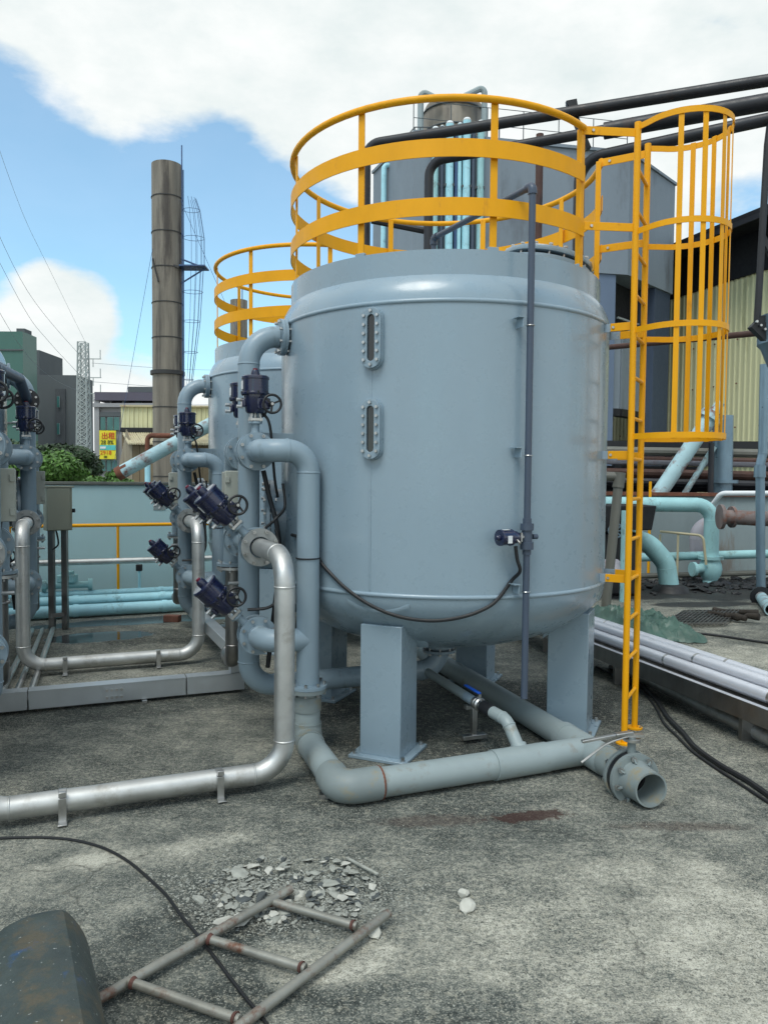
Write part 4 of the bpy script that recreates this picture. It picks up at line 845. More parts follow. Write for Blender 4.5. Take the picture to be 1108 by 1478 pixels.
# banner with its lettering
sg = thing('rent_banner', 'yellow banner with red characters on the pale apartment house', 'sign', at3(155, 642, 69.6))
a = at3(144.2, 662.5, 69.55); c = at3(167.5, 621.5, 69.55); MB().box((a+c)/2, (c.x-a.x, .08, c.z-a.z)).build('board', 'sign_yellow', sg)
def text(body, x0, x1, y0, y1, mat, Y=69.48):
    cu = bpy.data.curves.new('txt', 'FONT'); cu.body = body; cu.extrude = .01; ob = bpy.data.objects.new('txt', cu); COL.objects.link(ob)
    dg = bpy.context.evaluated_depsgraph_get(); me = bpy.data.meshes.new_from_object(ob.evaluated_get(dg)); bpy.data.objects.remove(ob)
    xs = [v.co.x for v in me.vertices]; ys = [v.co.y for v in me.vertices]
    if not xs: return
    p = at3(x0, y1, Y); q = at3(x1, y0, Y); b = MB(); b.add([(p.x+(v.co.x-min(xs))/(max(xs)-min(xs))*(q.x-p.x), Y+(-.02 if v.co.z > 0 else .02), p.z+(v.co.y-min(ys))/(max(ys)-min(ys))*(q.z-p.z)) for v in me.vertices], [list(f.vertices) for f in me.polygons])
    b.build('lettering', mat, sg, smooth=0); bpy.data.meshes.remove(me)
a = at3(144.4, 649.5, 69.5); c = at3(167.3, 642.5, 69.5); MB().box((a+c)/2, (c.x-a.x, .04, c.z-a.z)).build('stripe', 'sign_teal', sg)
text('出租', 147.3, 166, 624, 633.5, 'sign_red'); text('28 8%', 146, 164, 635.5, 641.2, 'sign_dark'); text('2918', 145, 161, 650.5, 656, 'sign_orange'); text('洽', 150, 155, 657.5, 661, 'sign_dark')
MB().box(at3(149, 646, 69.46), (.5, .03, .2)).build('stripe_mark', 'white_label', sg)
t = solo('side_banner', MB().box(at3(136, 673, 70.2), (.55, .1, 1.9)), 'sign_yellow', 'narrow yellow banner at the corner of the pale apartment house', 'sign')
# corrugated sheds behind the chimney
def corr(p0, p1, z0a, z1a, z0b, z1b, pitch=.2, dep=.035, out=None):
    p0 = V(p0); p1 = V(p1); d = (p1-p0); ln = d.length; d.normalize(); o = V(out) if out else V((d.y, -d.x, 0)); n = max(1, round(ln/pitch)); q = []; f = []
    pts = []
    for k in range(n):
        for fr, h in ((0, 0), (.55, 0), (.66, 1), (.89, 1)): pts.append(((k+fr)/n, h))
    pts.append((1, 0))
    for t_, h in pts:
        p = p0+d*ln*t_+o*dep*h; q += [(p.x, p.y, z0a+(z0b-z0a)*t_), (p.x, p.y, z1a+(z1b-z1a)*t_)]
    for i in range(len(pts)-1): f.append((2*i, 2*i+2, 2*i+3, 2*i+1))
    return MB().add(q, f)
sh = thing('corrugated_shed', 'low brown and cream corrugated shed behind the tall chimney', 'shed', (at3(230, 690, 52).x, 52, 0))
zt, zm = at3(180, 586, 52).z, at3(180, 618, 52).z; x0, x1 = at3(175, 600, 52).x, at3(330, 600, 52).x; zb = at3(180, 640, 48).z; xl = at3(190, 640, 48).x
n = 8
for k in range(n):
    xa, xb = x0+(x1-x0)*k/n, x0+(x1-x0)*(k+1)/n-.02; corr((xa, 52, 0), (xb, 52, 0), zm, zt, zm, zt, .28, .05, (0, -1, 0)).build('upper_sheet', 'clad_yellow', sh, smooth=0)
MB().box(((x0+x1)/2, 56, zt/2), (x1-x0, 7.8, zt-.1)).build('core', 'shed_brown', sh)
MB().bar((x0, 51.9, zt), (x1, 51.9, zt), .25, .12).build('ridge_cap', 'roof_cream', sh)
MB().bar((x0, 51.9, zm-.12), (x1, 51.9, zm-.12), .2, .3).build('painted_shadow', 'fascia', sh)  # solid black bar imitating the shade below the upper sheets
for k in range(n):
    xa, xb = x0+(x1-x0)*k/n, x0+(x1-x0)*(k+1)/n-.02; b = MB(); m = 6
    for i in range(m):
        u0, u1 = xa+(xb-xa)*i/m, xa+(xb-xa)*(i+.5)/m; u2 = xa+(xb-xa)*(i+1)/m
        b.add([(u0, 52.2, zm-.25), (u1, 52.2, zm-.19), (u2, 52.2, zm-.25), (u0+1.9, 47.8, zb), (u1+1.9, 47.8, zb+.06), (u2+1.9, 47.8, zb), (u0, 52.2, zm-.35), (u1, 52.2, zm-.29), (u2, 52.2, zm-.35), (u0+1.9, 47.8, zb-.1), (u1+1.9, 47.8, zb-.04), (u2+1.9, 47.8, zb-.1)], [(0, 3, 4, 1), (1, 4, 5, 2), (6, 7, 10, 9), (7, 8, 11, 10), (3, 9, 10, 4), (4, 10, 11, 5)])
    b.build('roof_sheet', 'roof_cream', sh, smooth=0)
n2 = 12
for k in range(n2):
    xa, xb = xl+(x1-xl)*k/n2, xl+(x1-xl)*(k+1)/n2-.03; MB().box(((xa+xb)/2, 48.3, zb/2), (xb-xa, .08, zb)).build('wall_board', 'shed_brown', sh)
gx = at3(163, 690, 50.5).x
for k in range(5):
    t0, t1 = k/5, (k+1)/5; pa = V((gx, 51.8, 0)).lerp(V((xl, 48.2, 0)), t0); pb = V((gx, 51.8, 0)).lerp(V((xl, 48.2, 0)), t1-.02); za = at3(166, 672, 51).z+(zm-.2-at3(166, 672, 51).z)*min(1, t0*1.6) if t0 < .6 else zm-.2+(zb-zm+.1)*(t0-.6)/.4
    zc = at3(166, 672, 51).z+(zm-.2-at3(166, 672, 51).z)*min(1, t1*1.6) if t1 < .6 else zm-.2+(zb-zm+.1)*(t1-.6)/.4
    corr(pa, pb, 0, za, 0, zc, .2, .04).build('gable_sheet', 'shed_grey', sh, smooth=0)
# bushes and trees
def tree(name, label, c, rad, n, mat, lobes, seed, leaf=.16):
    rng = random.Random(seed); t = thing(name, label, 'tree' if 'tree' in name else 'bush', (c.x, c.y, 0)); b = MB(); cs = []
    for k in range(lobes):
        a = rng.uniform(0, 6.28); rr = rng.uniform(.2, 1)**.5; cs.append((V((c.x+rad[0]*.75*rr*math.cos(a), c.y+rad[1]*.75*rr*math.sin(a), c.z+rad[2]*rng.uniform(-.7, .75)*(1-.45*rr))), rng.uniform(.28, .5)))
    for k in range(n):
        o, s = cs[rng.randrange(len(cs))]; d = V((rng.gauss(0, 1), rng.gauss(0, 1), rng.gauss(0, 1))).normalized(); p = o+V((d.x*rad[0], d.y*rad[1], d.z*rad[2]))*s*rng.uniform(.75, 1.08)
        nn = (d+V((rng.gauss(0, .5), rng.gauss(0, .5), rng.gauss(.3, .5)))).normalized(); x = nn.orthogonal().normalized(); x = MX.Rotation(rng.uniform(0, 6.28), 3, nn) @ x; y = nn.cross(x); l = leaf*rng.uniform(.6, 1.3)
        b.add([p-x*l, p-y*l*.4, p+x*l, p+y*l*.4], [(0, 1, 2, 3)])
    b.build('crown', mat, t, smooth=0); 
    MB().tube([V((c.x, c.y, 0)), V((c.x+.05, c.y, c.z*.5)), V((c.x-.1, c.y, c.z))], [.16, .12, .06], 8).build('trunk', 'bark', t)
    for k in range(4):
        o = cs[k][0]; MB().tube([V((c.x, c.y, c.z*.5)), (V((c.x, c.y, c.z*.7))+o)/2, o], [.07, .05, .02], 6).build('limb', 'bark', t)
tree('bush', 'bright green leafy bush rising behind the blue wall', at3(72, 684, 20)+V((0, 0, -.05)), (1.2, 1.0, .78), 8000, 'leaf_bright', 16, 3, .075)
tree('tree', 'dark tree in front of the grey block', at3(94, 672, 34), (1.7, 1.6, .95), 6000, 'leaf_dark', 14, 5, .13)
tree('tree', 'dark tree left of the pylon behind the far manifold', at3(48, 668, 30), (1.6, 1.4, 1.2), 4500, 'leaf_dark', 12, 6, .12)
tree('bush', 'small green bush at the foot of the pylon', at3(146, 696, 24), (1.0, .7, .42), 3500, 'leaf_bright', 10, 8, .08)

# ------------------------------------------------------------------ right background: concrete building
cb = thing('concrete_building', 'grey concrete plant building on columns behind the largest tank', 'building', (4, 22, 0))
ZT = at3(592, 193, 20).z; A = V((.69, 20, 0)); B_ = V((-.39, 22.6, 0)); C_ = V((6.65, 21.15, 0)); D_ = V((8.7, 23.3, 0)); back = [V((8.0, 29, 0)), V((0, 29, 0))]
ZS = 7.65
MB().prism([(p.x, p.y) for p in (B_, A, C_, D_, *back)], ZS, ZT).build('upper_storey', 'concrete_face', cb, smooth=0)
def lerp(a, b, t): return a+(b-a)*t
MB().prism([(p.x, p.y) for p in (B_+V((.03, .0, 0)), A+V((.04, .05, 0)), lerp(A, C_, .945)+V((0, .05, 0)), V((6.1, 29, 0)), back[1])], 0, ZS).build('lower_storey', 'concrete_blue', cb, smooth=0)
nC = (D_-C_).normalized(); inn = V((-nC.y, nC.x, 0))
def cbar(t0, t1, z0, z1, th, mat, name, off=.15):
    p = lerp(C_, D_, t0)+inn*off; q = lerp(C_, D_, t1)+inn*off; return MB().bar(p+V((0, 0, (z0+z1)/2)), q+V((0, 0, (z0+z1)/2)), th, z1-z0).build(name, mat, cb, smooth=0)
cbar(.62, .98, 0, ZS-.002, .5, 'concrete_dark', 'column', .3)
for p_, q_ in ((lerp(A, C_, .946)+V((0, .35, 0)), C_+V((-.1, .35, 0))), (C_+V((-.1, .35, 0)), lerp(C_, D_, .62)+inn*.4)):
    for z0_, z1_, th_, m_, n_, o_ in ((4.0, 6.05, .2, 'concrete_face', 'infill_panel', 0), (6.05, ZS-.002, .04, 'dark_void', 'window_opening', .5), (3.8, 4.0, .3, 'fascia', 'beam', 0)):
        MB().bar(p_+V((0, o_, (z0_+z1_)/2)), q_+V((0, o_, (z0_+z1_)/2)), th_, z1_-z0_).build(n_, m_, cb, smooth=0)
w = cbar(.14, .60, 6.02, 6.10, .1, 'concrete_face', 'sill', .34)
for z in (6.35, 6.6): cbar(.15, .6, z, z+.05, .05, 'far_frame', 'window_bar', .5)
MB().prism([(p.x, p.y) for p in (B_+V((-.05, -.0, 0)), A+V((0, -.06, 0)), C_+V((.03, -.06, 0)), D_+V((.06, 0, 0)), D_+V((-.3, .6, 0)), V((.4, 23, 0)))], ZT, ZT+.08).build('parapet_cap', 'concrete_face', cb, smooth=0)
for sx, n in ((0, 3),):
    for k in range(7):
        p = lerp(A, C_, k/6)+V((0, .3, ZT)); MB().cyl(p, p+V((0, 0, 1.0)), .014, 5).build('roof_rail_post', 'far_grey', cb)
    for z in (.55, 1.0): MB().cyl(lerp(A, C_, 0)+V((0, .3, ZT+z)), C_+V((0, .3, ZT+z)), .010, 5).build('roof_rail', 'far_grey', cb)
# vertical service pipes on the face
fd = (C_-A).normalized(); fn = V((fd.y, -fd.x, 0))
for k, (px, w_, m, top, n) in enumerate(((622, 9, 'teal', .1, 'pale blue'), (632, 5, 'pvc_dark', .2, 'dark'), (642, 11, 'sky_blue', .25, 'bright blue'), (652, 5, 'blue_steel', .2, 'navy'), (657, 6, 'sky_blue', .3, 'thin blue'), (666, 11, 'sky_blue', .38, 'thick blue'), (676, 6, 'pvc_dark', .3, 'dark grey'), (686, 10, 'teal', .36, 'teal'))):
    t_ = 0
    d = at3(px, 300, 20); # place on the face plane
    # solve along face
    lo, hi = 0., 1.
    for _ in range(40):
        mid = (lo+hi)/2; p = lerp(A, C_, mid)+fn*.12; ppx = 554+FPX*p.x/p.y
        lo, hi = (mid, hi) if ppx < px else (lo, mid)
    p = lerp(A, C_, lo)+fn*(.06+w_/FPX*10); r_ = w_/2/FPX*20
    t = thing('service_pipe', n+' upright pipe on the concrete building, number %s from its left corner' % ('one two three four five six seven eight'.split()[k]), 'pipe', (p.x, p.y, 0), 'upright pipes on the concrete building')
    MB().cyl(p+V((0, 0, 3)), p+V((0, 0, ZT+top)), r_, 12).build('pipe_run', m, t); MB().lathe([(r_, 0), (r_*1.05, .02), (r_*.75, r_*.7), (.001, r_)], 12, MX.Translation(p+V((0, 0, ZT+top)))).build('cap', 'white_label', t)
    for z in (5, 7.5, 9.6): MB().box(p+V((0, .02, z)), (r_*2.4, r_*1.6, .06)).build('clip', 'far_grey', t)
t = thing('service_pipe', 'pale blue hooked pipe on the left face of the concrete building', 'pipe', (.0, 21.5, 0)); p = lerp(B_, A, .40)+V((-.12, -.05, 0)); zz = at3(560, 238, 21.5).z
MB().pipe([p+V((0, 0, 3)), p+V((0, 0, zz)), p+V((.35, .1, zz))], .12, .075, 10, False).build('pipe_run', 'sky_blue', t); MB().box(p+V((.05, 0, 6)), (.2, .14, .06)).build('clip', 'far_grey', t)
# rusty roof tank with its swan-neck pipes
rt = thing('roof_tank', 'stained cylindrical tank on the concrete building roof', 'tank', (at3(654, 200, 24).x, 24, ZT)); cx = at3(654, 200, 24).x; r_ = 43/FPX*24; z1 = at3(654, 154, 24).z
MB().lathe([(r_, ZT-.05), (r_, z1-.25), (r_*.93, z1-.08), (r_*.6, z1), (.001, z1+.05)], 40, MX.Translation((cx, 24, 0))).build('drum', 'stack', rt)
for k, z in enumerate((z1-.3, z1-.9)): MB().torus(r_+.02, .02, MX.Translation((cx, 24, z)), 36, 6).build('band', 'far_grey', rt)
for x, a, b_, tp in ((607, 607, 631, 131), (699, 668, 699, 125)):
    o = at3(x, 240, 23); xx = at3(a if x == 607 else a, tp, 23); x2 = at3(b_, tp+8, 23); z = xx.z
    pa = at3(607, 131, 23) if x == 607 else at3(699, 125, 23); pb = at3(631, 143, 23) if x == 607 else at3(668, 140, 23)
    q = thing('vent_pipe', 'grey swan-neck vent on the roof, %s of the stained tank' % ('left' if x == 607 else 'right'), 'pipe', (pa.x, pa.y, ZT)); pc = at3(625, 128, 23) if x == 607 else at3(672, 132, 23)
    MB().pipe([V((pa.x, pa.y, ZT)), pa, pb, V((pb.x, pb.y, z1-.3))], .12, .09, 10, False).build('pipe_run', 'pvc_grey', q); MB().cyl(V((pa.x, pa.y, ZT)), V((pa.x, pa.y, ZT+.1)), .16, 10).build('foot', 'far_grey', q)
rr_ = thing('roof_railing', 'thin grey railing on the roof left of the stained tank', 'railing', (at3(600, 200, 22).x, 22, ZT))
for px in (598, 606, 630, 660, 690, 720): p = at3(px, 200, 22.5); MB().cyl(V((p.x, p.y, ZT)), V((p.x, p.y, ZT+1.3)), .02, 5).build('post', 'far_grey', rr_)
for z in (.7, 1.3): MB().cyl(V((at3(598, 200, 22.5).x, 22.5, ZT+z)), V((at3(720, 200, 22.5).x, 22.5, ZT+z)), .016, 5).build('rail', 'far_grey', rr_)
p = at3(598, 200, 22.5); MB().cyl(V((p.x, p.y, ZT+1.3)), at3(562, 200, 22.6)+V((0, 0, -.5)), .016, 5).build('brace', 'far_grey', rr_)
# cladded factory hall along the row direction
fa = thing('factory_hall', 'factory hall with pale yellow ribbed cladding and dark roof edge', 'building', (10.5, 24, 0))
F0 = V((10.9, 21.6, 0)); fdn = V((.34, -.94, 0)).normalized(); fo = V((-fdn.y, fdn.x, 0)) ; fo = -V((fdn.y, -fdn.x, 0)) if fo.x > 0 else fo
fo = V((fdn.y, -fdn.x, 0)); fo = fo if fo.x < 0 else -fo
def FP(t): return F0-fdn*t
for k in range(-3, 10):
    p, q = FP(k*1.0), FP((k+1)*1.0-.01)
    corr(p, q, 2.55, 8.0, 2.55, 8.0, .2, .03, fo).build('cladding_sheet', 'clad_yellow', fa, smooth=0); corr(p-fo*.02, q-fo*.02, 0, 2.50, 0, 2.50, .2, .03, fo).build('cladding_sheet', 'clad_yellow', fa, smooth=0)
MB().bar(FP(-3)+fo*.05+V((0, 0, 2.52)), FP(10)+fo*.05+V((0, 0, 2.52)), .04, .08).build('flashing', 'far_grey', fa)
MB().bar(FP(-3)-fo*3+V((0, 0, 4.0)), FP(10)-fo*3+V((0, 0, 4.0)), 5.6, 7.98).build('core', 'fascia', fa)
MB().bar(FP(-3.2)+fo*.02+V((0, 0, 8.6)), FP(10.2)+fo*.02+V((0, 0, 8.6)), .12, 1.2).build('eave_shade_band', 'fascia', fa)  # black colour stands in for the shade under the roof overhang
MB().bar(FP(-3.4)+fo*.35+V((0, 0, 9.28)), FP(10.4)+fo*.35+V((0, 0, 9.28)), 1.6, .12).build('roof_edge', 'fascia', fa)
MB().bar(FP(-3.4)+fo*1.12+V((0, 0, 9.20)), FP(10.4)+fo*1.12+V((0, 0, 9.20)), .06, .26).build('gutter', 'black_pipe', fa)
b = MB()
for k in range(-2, 9):
    for z in (3.6, 4.9, 6.2, 1.2): p = FP(k*.9+.3)+fo*.05+V((0, 0, z)); b.cyl(p, p+fo*.02, .025, 6)
o = b.build('bolts', 'rust', fa)
# overhead black pipes
def ohp(name, label, pts, r_, bend, mat='black_pipe', extra=None):
    t = thing(name, label, 'pipe', (V(pts[-1]).x, V(pts[-1]).y, 0)); MB().pipe(pts, bend, r_, 16, False).build('pipe_run', mat, t)
    for k, p in enumerate(extra or ()): MB().tube([p[0], p[1]], p[2], 16).build('coupling', mat, t)
    return t
ZP = 7.0
a = at(541, 207, z=ZP); c = at(1108, 116, z=ZP); dr_ = (c-a); e = c+dr_*.35; a0 = at(528, 209, z=ZP)
ohp('overhead_pipe', 'uppermost black overhead pipe turning down behind the tank rail', [e, a0, V((a0.x, a0.y, 0))], .075, .22)
a = at(700, 222, z=6.6); c = at(1108, 148, z=6.6); e = c+(c-a)*.5; a1 = at(619, 233, z=6.6)
ohp('overhead_pipe', 'second black overhead pipe, thick at right, dropping behind the tank', [e, c+V((0, 0, .02)), a1, V((a1.x, a1.y, 0))], .068, [.01, .22])
solo('pipe_lagging', MB().tube([c+(a1-c)*.44, c+(e-c)*.9], .105, 16), 'black_pipe', 'thick black sleeve on the right part of the second overhead pipe', 'pipe')
a = at(830, 232, z=6.3); c = at(1108, 172, z=6.3); e = c+(c-a)*.5; a2 = at(836, 231, z=6.3)
ohp('overhead_pipe', 'lowest black overhead pipe dropping right of the tank rail', [e, a2, V((a2.x, a2.y, 0))], .075, .3)
a = at3(778, 236, 12.2); ohp('overhead_pipe', 'rusty upright pipe behind the tank manway', [V((a.x, a.y, 8)) if False else a+V((0, 0, .45)), V((a.x, a.y, 0))], .06, .1, 'brown_pipe')
b = MB(); b.bar(at3(820, 148, 10.6), at3(848, 216, 10.6), .07, .10, (0, 1, 0)); b.bar(at3(817, 152, 10.6), at3(832, 149, 10.6), .1, .06, (0, 1, 0)); solo('pipe_hanger', b, 'black', 'slanted black bracket holding the overhead pipes', 'bracket')
a = at3(536, 318, 11.4); c = at3(612, 333, 11.4); solo('tie_bar', MB().tube([a, c], .05, 8), 'black_pipe', 'sloping black tie between two upright pipes behind the rail', 'pipe')
# right edge frame, hopper, level brown pipe
fr = thing('support_frame', 'black steel support frame at the right frame edge', 'frame', (at3(1104, 690, 9.0).x, 9.0, 0)); Yf = 9.2
xa = at3(1101, 400, Yf); xb = at3(1124, 400, Yf)
MB().pipe([V((xb.x+.3, Yf, 6.35)), V((xa.x+.03, Yf, 6.3)), V((xa.x, Yf, 6.0)), V((xa.x-.06, Yf, 3.9))], .05, .042, 8, False).build('front_post', 'black', fr)
MB().bar((xb.x, Yf+.1, 6.3), (xb.x, Yf+.1, 3.8), .08, .08, (0, 1, 0)).build('rear_post', 'black', fr)
MB().bar((xa.x-.03, Yf, 4.92), (xb.x, Yf, 4.5), .06, .06).build('brace', 'black', fr); MB().bar((xa.x-.08, Yf, 3.92), (xb.x+.3, Yf, 4.0), .07, .10).build('cross_member', 'black', fr)
MB().bar((xa.x-.1, Yf, 3.9), (xb.x+.2, Yf, 3.45), .10, .16).build('ring_segment', 'black', fr)
MB().bar((xb.x+.4, Yf+.2, 0), (xb.x+.4, Yf+.2, 6.4), .14, .14, (0, 1, 0)).build('main_post', 'black', fr)
b = MB(); 
for k in range(7): p = V((xa.x-.1+.05*k, Yf-.06, 3.9-.045*k)); b.cyl(p, p+V((0, -.03, 0)), .016, 6)
b.build('bolts', 'steel', fr)
hp = thing('hopper', 'silver blue conical hopper at the right frame edge', 'hopper', (at3(1135, 500, 9.2).x, 9.2, 0)); hx = at3(1150, 500, 9.2).x
MB().lathe([(.001, 2.7), (.12, 2.7), (.14, 3.0), (.38, 3.62), (.42, 3.66), (.42, 4.0), (.40, 4.0)], 28, MX.Translation((hx, 9.25, 0))).build('cone', 'hopper', hp, smooth=30)
MB().cyl(V((hx, 9.25, 0)), V((hx, 9.25, 2.75)), .11, 16).build('outlet', 'hopper', hp)
a = at3(860, 503, 12.5); c = at3(1090, 481, 10.2); solo('level_pipe', MB().tube([a, c], .043, 12), 'brown_pipe', 'dark brown pipe running level behind the yellow cage to the hopper', 'pipe')

# ------------------------------------------------------------------ right yard: basin, teal pipes, clutter
bs = thing('basin_wall', 'rust-streaked grey basin wall in the right yard', 'wall', at(1000, 838, z=0)+V((0, .8, 0)))
b0 = V((3.2, 16.6, 0)); b1 = V((10.8, 15.6, 0))
MB().bar(b0+V((0, 0, .84)), b1+V((0, 0, .84)), .3, 1.68).build('wall_face', 'basin', bs); MB().bar(b0+V((0, -.02, 1.71)), b1+V((0, -.02, 1.71)), .42, .07).build('rim', 'rust', bs)
MB().bar(b0+V((0, 2, .8)), b1+V((0, 2, .8)), 3.4, 1.5).build('content', 'dark_void', bs)
def rail_rack():
    t = thing('pipe_rack', 'dark cluttered pipe rack above the basin in the right yard', 'rack', V((6, 17.6, 0)))
    for k, (y, z, m, r_) in enumerate(((17.3, 2.70, 'leaning_pvc', .10), (17.5, 2.45, 'pink_grey', .06), (17.8, 2.2, 'brown_pipe', .11), (17.2, 2.0, 'black_pipe', .09), (18.0, 1.95, 'black', .16), (18.2, 2.55, 'brown_pipe', .08))): MB().tube([V((3.5, y+.4, z)), V((7.4, y, z-.06)), V((9.6, y-.4, z-.1))], r_, 10).build('rack_pipe', m, t)
    for x in (4.4, 5.6, 6.8, 8.0, 9.2): MB().box((x, 18.3, 1.45), (.16, .16, 2.9)).build('rack_post', 'black', t)
    for z in (1.85, 2.85): MB().bar((3.5, 18.35, z), (9.6, 18.0, z), .12, .18).build('rack_beam', 'black', t)
    MB().box((5.6, 18.8, 1.2), (4.2, .2, 2.3)).build('back_panel', 'dark_void', t)
rail_rack()
def tp_(name, label, pts, bend, r_, mat, fl=(), extra=()):
    t = thing(name, label, 'pipe', (V(pts[-1]).x, V(pts[-1]).y, 0)); MB().pipe(pts, bend, r_, 20, True).build('pipe_run', mat, t)
    for p, d, rr, th in fl: MB().cyl(V(p), V(p)+V(d).normalized()*th, rr, 20).build('flange', mat, t)
    return t
Yt = 14.6
a = at3(866, 727, Yt); c = at3(1027, 729, Yt); g0 = at3(1025, 838, Yt); f0 = at3(1026, 805, Yt)
t = tp_('teal_pipe', 'teal pipe running level then turning down to a valve in the right yard', [a-V((2, 0, 0)), c, V((c.x, Yt, .58))], .30, .14, 'teal', [((c.x, Yt, f0.z-.03), (0, 0, 1), .23, .06)])
MB().lathe([(.14, .62), (.15, .50), (.20, .40), (.215, .30), (.19, .18), (.13, .08), (.15, .0), (.12, 0)][::-1], 24, MX.Translation((c.x, Yt, 0))).build('valve_bulb', 'teal', t)
MB().cyl(V((c.x, Yt, .33)), V((c.x-.36, Yt-.1, .30)), .09, 14).build('valve_branch', 'teal', t); MB().cyl(V((c.x-.34, Yt-.1, .30)), V((c.x-.40, Yt-.11, .30)), .14, 16).build('flange', 'teal', t)
Ya = 13.6; a = at3(900, 800, Ya); 
def ap(px, py): return at3(px, py, Ya)
tp_('teal_pipe', 'fat teal pipe arching into the ground in the right yard', [ap(905, 806)+V((-.02, .6, -.55)), ap(908, 776)+V((0, .25, 0)), ap(935, 783), ap(960, 812), V((ap(967, 850).x, Ya, -.05))], .35, .17, 'teal')
solo('pipe_collar', MB().lathe([(.001, 0), (.34, 0), (.26, .10), (.19, .14), (.001, .14)], 24, MX.Translation((ap(967, 850).x, Ya, 0))), 'sludge', 'crumbling dark collar round the foot of the fat teal pipe', 'collar')
a = at3(870, 806, 15.0); c = at3(1120, 799, 14.8); solo('teal_pipe', MB().tube([a, c], .085, 14), 'teal', 'thin level teal pipe in front of the basin wall', 'pipe')
a = at3(870, 833, 15.1); c = at3(1120, 826, 14.9); solo('low_pipe', MB().tube([a, c], .055, 10), 'leaning_pvc', 'thin grey-brown pipe near the ground before the basin', 'pipe')
Yp = 15.4; q = [at3(1030, 756, Yp+.8), at3(1004, 756, Yp), V((at3(1010, 800, Yp).x, Yp, .0))]; tp_('elbow_pipe', 'pinkish grey elbowed pipe behind the teal valve', [at3(1040, 752, Yp), at3(1005, 760, Yp), V((at3(1008, 800, Yp).x, Yp, 0))], .3, .15, 'pink_grey')
a = at3(1042, 746, 14.0); c = at3(1130, 752, 13.4); tp_('rusty_pipe', 'rust-flaked grey pipe running off the right edge', [a, c+V((1, -.3, 0))], .1, .135, 'rusty_pipe', [(a, (-1, .1, 0), .23, .06), (a+V((.14, -.02, 0)), (1, 0, 0), .2, .05)])
Yd = 16.4; a = at3(948, 716, Yd); c = at3(1022, 606, Yd); tp_('sloping_pipe', 'pale teal pipe sloping up to the right behind the cage', [a-(c-a)*.25, c], .1, .165, 'blue_rust', [(c, (c-a), .24, .16), (c+(c-a).normalized()*.14, (c-a), .1, .3)])
a = at3(985, 716, Yd+.2); c = at3(1030, 645, Yd+.2); solo('sloping_pipe', MB().tube([a-(c-a)*.2, c], .065, 12), 'blue_rust', 'thin pale pipe sloping parallel to the thick sloping one', 'pipe')
a = at3(1043, 716, Yd+.3); c = at3(1043, 600, Yd+.3); tp_('upright_duct', 'pale blue upright duct below the cage', [V((a.x, a.y, 0)), c], .1, .21, 'hopper', [((a.x, a.y, 1.95), (0, 0, 1), .3, .07)])
solo('upright_pipe', MB().tube([V((at3(1026, 690, Yd).x, Yd, 0)), at3(1026, 640, Yd)], .06, 10), 'black_pipe', 'thin dark upright pipe beside the pale blue duct', 'pipe')
a = at3(1040, 712, 14.9); c = at3(1120, 712, 14.4); tp_('white_pipe', 'whitish level pipe above the basin at the right edge', [at3(1034, 716, 14.9)+V((0, .3, -.25)), a, c], .15, .05, 'white_label')
a = at3(1100, 560, 13.0); p = at3(1098, 840, 13.0); tp_('downpipe', 'bluish grey downpipe near the right frame edge', [a+V((.02, 0, .4)), at3(1100, 655, 13.0), at3(1096, 672, 13.0), V((p.x, p.y, 0))], .1, .075, 'hopper', [(at3(1096, 672, 13.0), (0, 0, -1), .095, .2)])
t = thing('yard_handrail', 'thin yellow handrail by the arching teal pipe', 'railing', at3(990, 830, 14.4)); a = at3(952, 767, 14.9); c = at3(1018, 774, 14.4)
MB().pipe([a, at3(1014, 773, 14.4), V((at3(1019, 790, 14.4).x, 14.4, .4))], .12, .024, 8, False).build('rail', 'roof_cream', t)
for px, y in ((978, 14.7), (952, 14.9)): p = at3(px, 771, y); MB().cyl(V((p.x, p.y, 0)), p, .022, 8).build('post', 'roof_cream', t)
p = at3(938, 700, 15.8); solo('yellow_post', MB().cyl(V((p.x, p.y, 0)), at3(938, 695, 15.8), .03, 8), 'yellow', 'thin yellow post above the level teal pipe', 'post')
# grey leaning pipe with its elbow, valve with handwheel, dark machine beside the tank
lp = thing('leaning_pipe', 'grey plastic pipe leaning beside the right of the tank', 'pipe', at(872, 892, z=0))
a = at(872, 892, z=0); c = at3(893, 688, 11.0); MB().pipe([a, c, c+V((-.9, .2, .02))], .06, .068, 14, False).build('pipe_run', 'leaning_pvc', lp); MB().cyl(c+V((.01, 0, .06)), c-(c-a).normalized()*.16, .082, 14).build('elbow_socket', 'leaning_pvc', lp)
mc = thing('pump_unit', 'dark pump unit with handwheel half hidden behind the tank', 'pump', (3.6, 13.2, 0))
MB().box((3.75, 13.4, .55), (1.25, .8, 1.1)).build('housing', 'black', mc, bevel=.05); MB().box((3.8, 13.3, 1.36), (1.5, .9, .42), None, 1.08).build('top_tray', 'fascia', mc, bevel=.02)
w0 = at3(888, 766, 12.7); MB().torus(.12, .014, MX.Translation(w0) @ MX.Rotation(R(90), 4, 'X'), 24, 6).build('handwheel', 'hopper', mc); b = MB()
for k in range(4): an = k*math.pi/4; b.bar(w0-V((math.cos(an), 0, math.sin(an)))*.12, w0+V((math.cos(an), 0, math.sin(an)))*.12, .02, .012, (0, 1, 0))
b.build('spokes', 'hopper', mc); MB().cyl(w0, w0+V((0, .3, 0)), .025, 8).build('wheel_stem', 'steel', mc)
p = at3(882, 815, 12.6); MB().lathe([(.001, 0), (.22, 0), (.24, .06), (.2, .16), (.1, .24), (.001, .26)], 20, MX.Translation((p.x, p.y, p.z-.15))).build('motor_cap', 'pink_grey', mc)
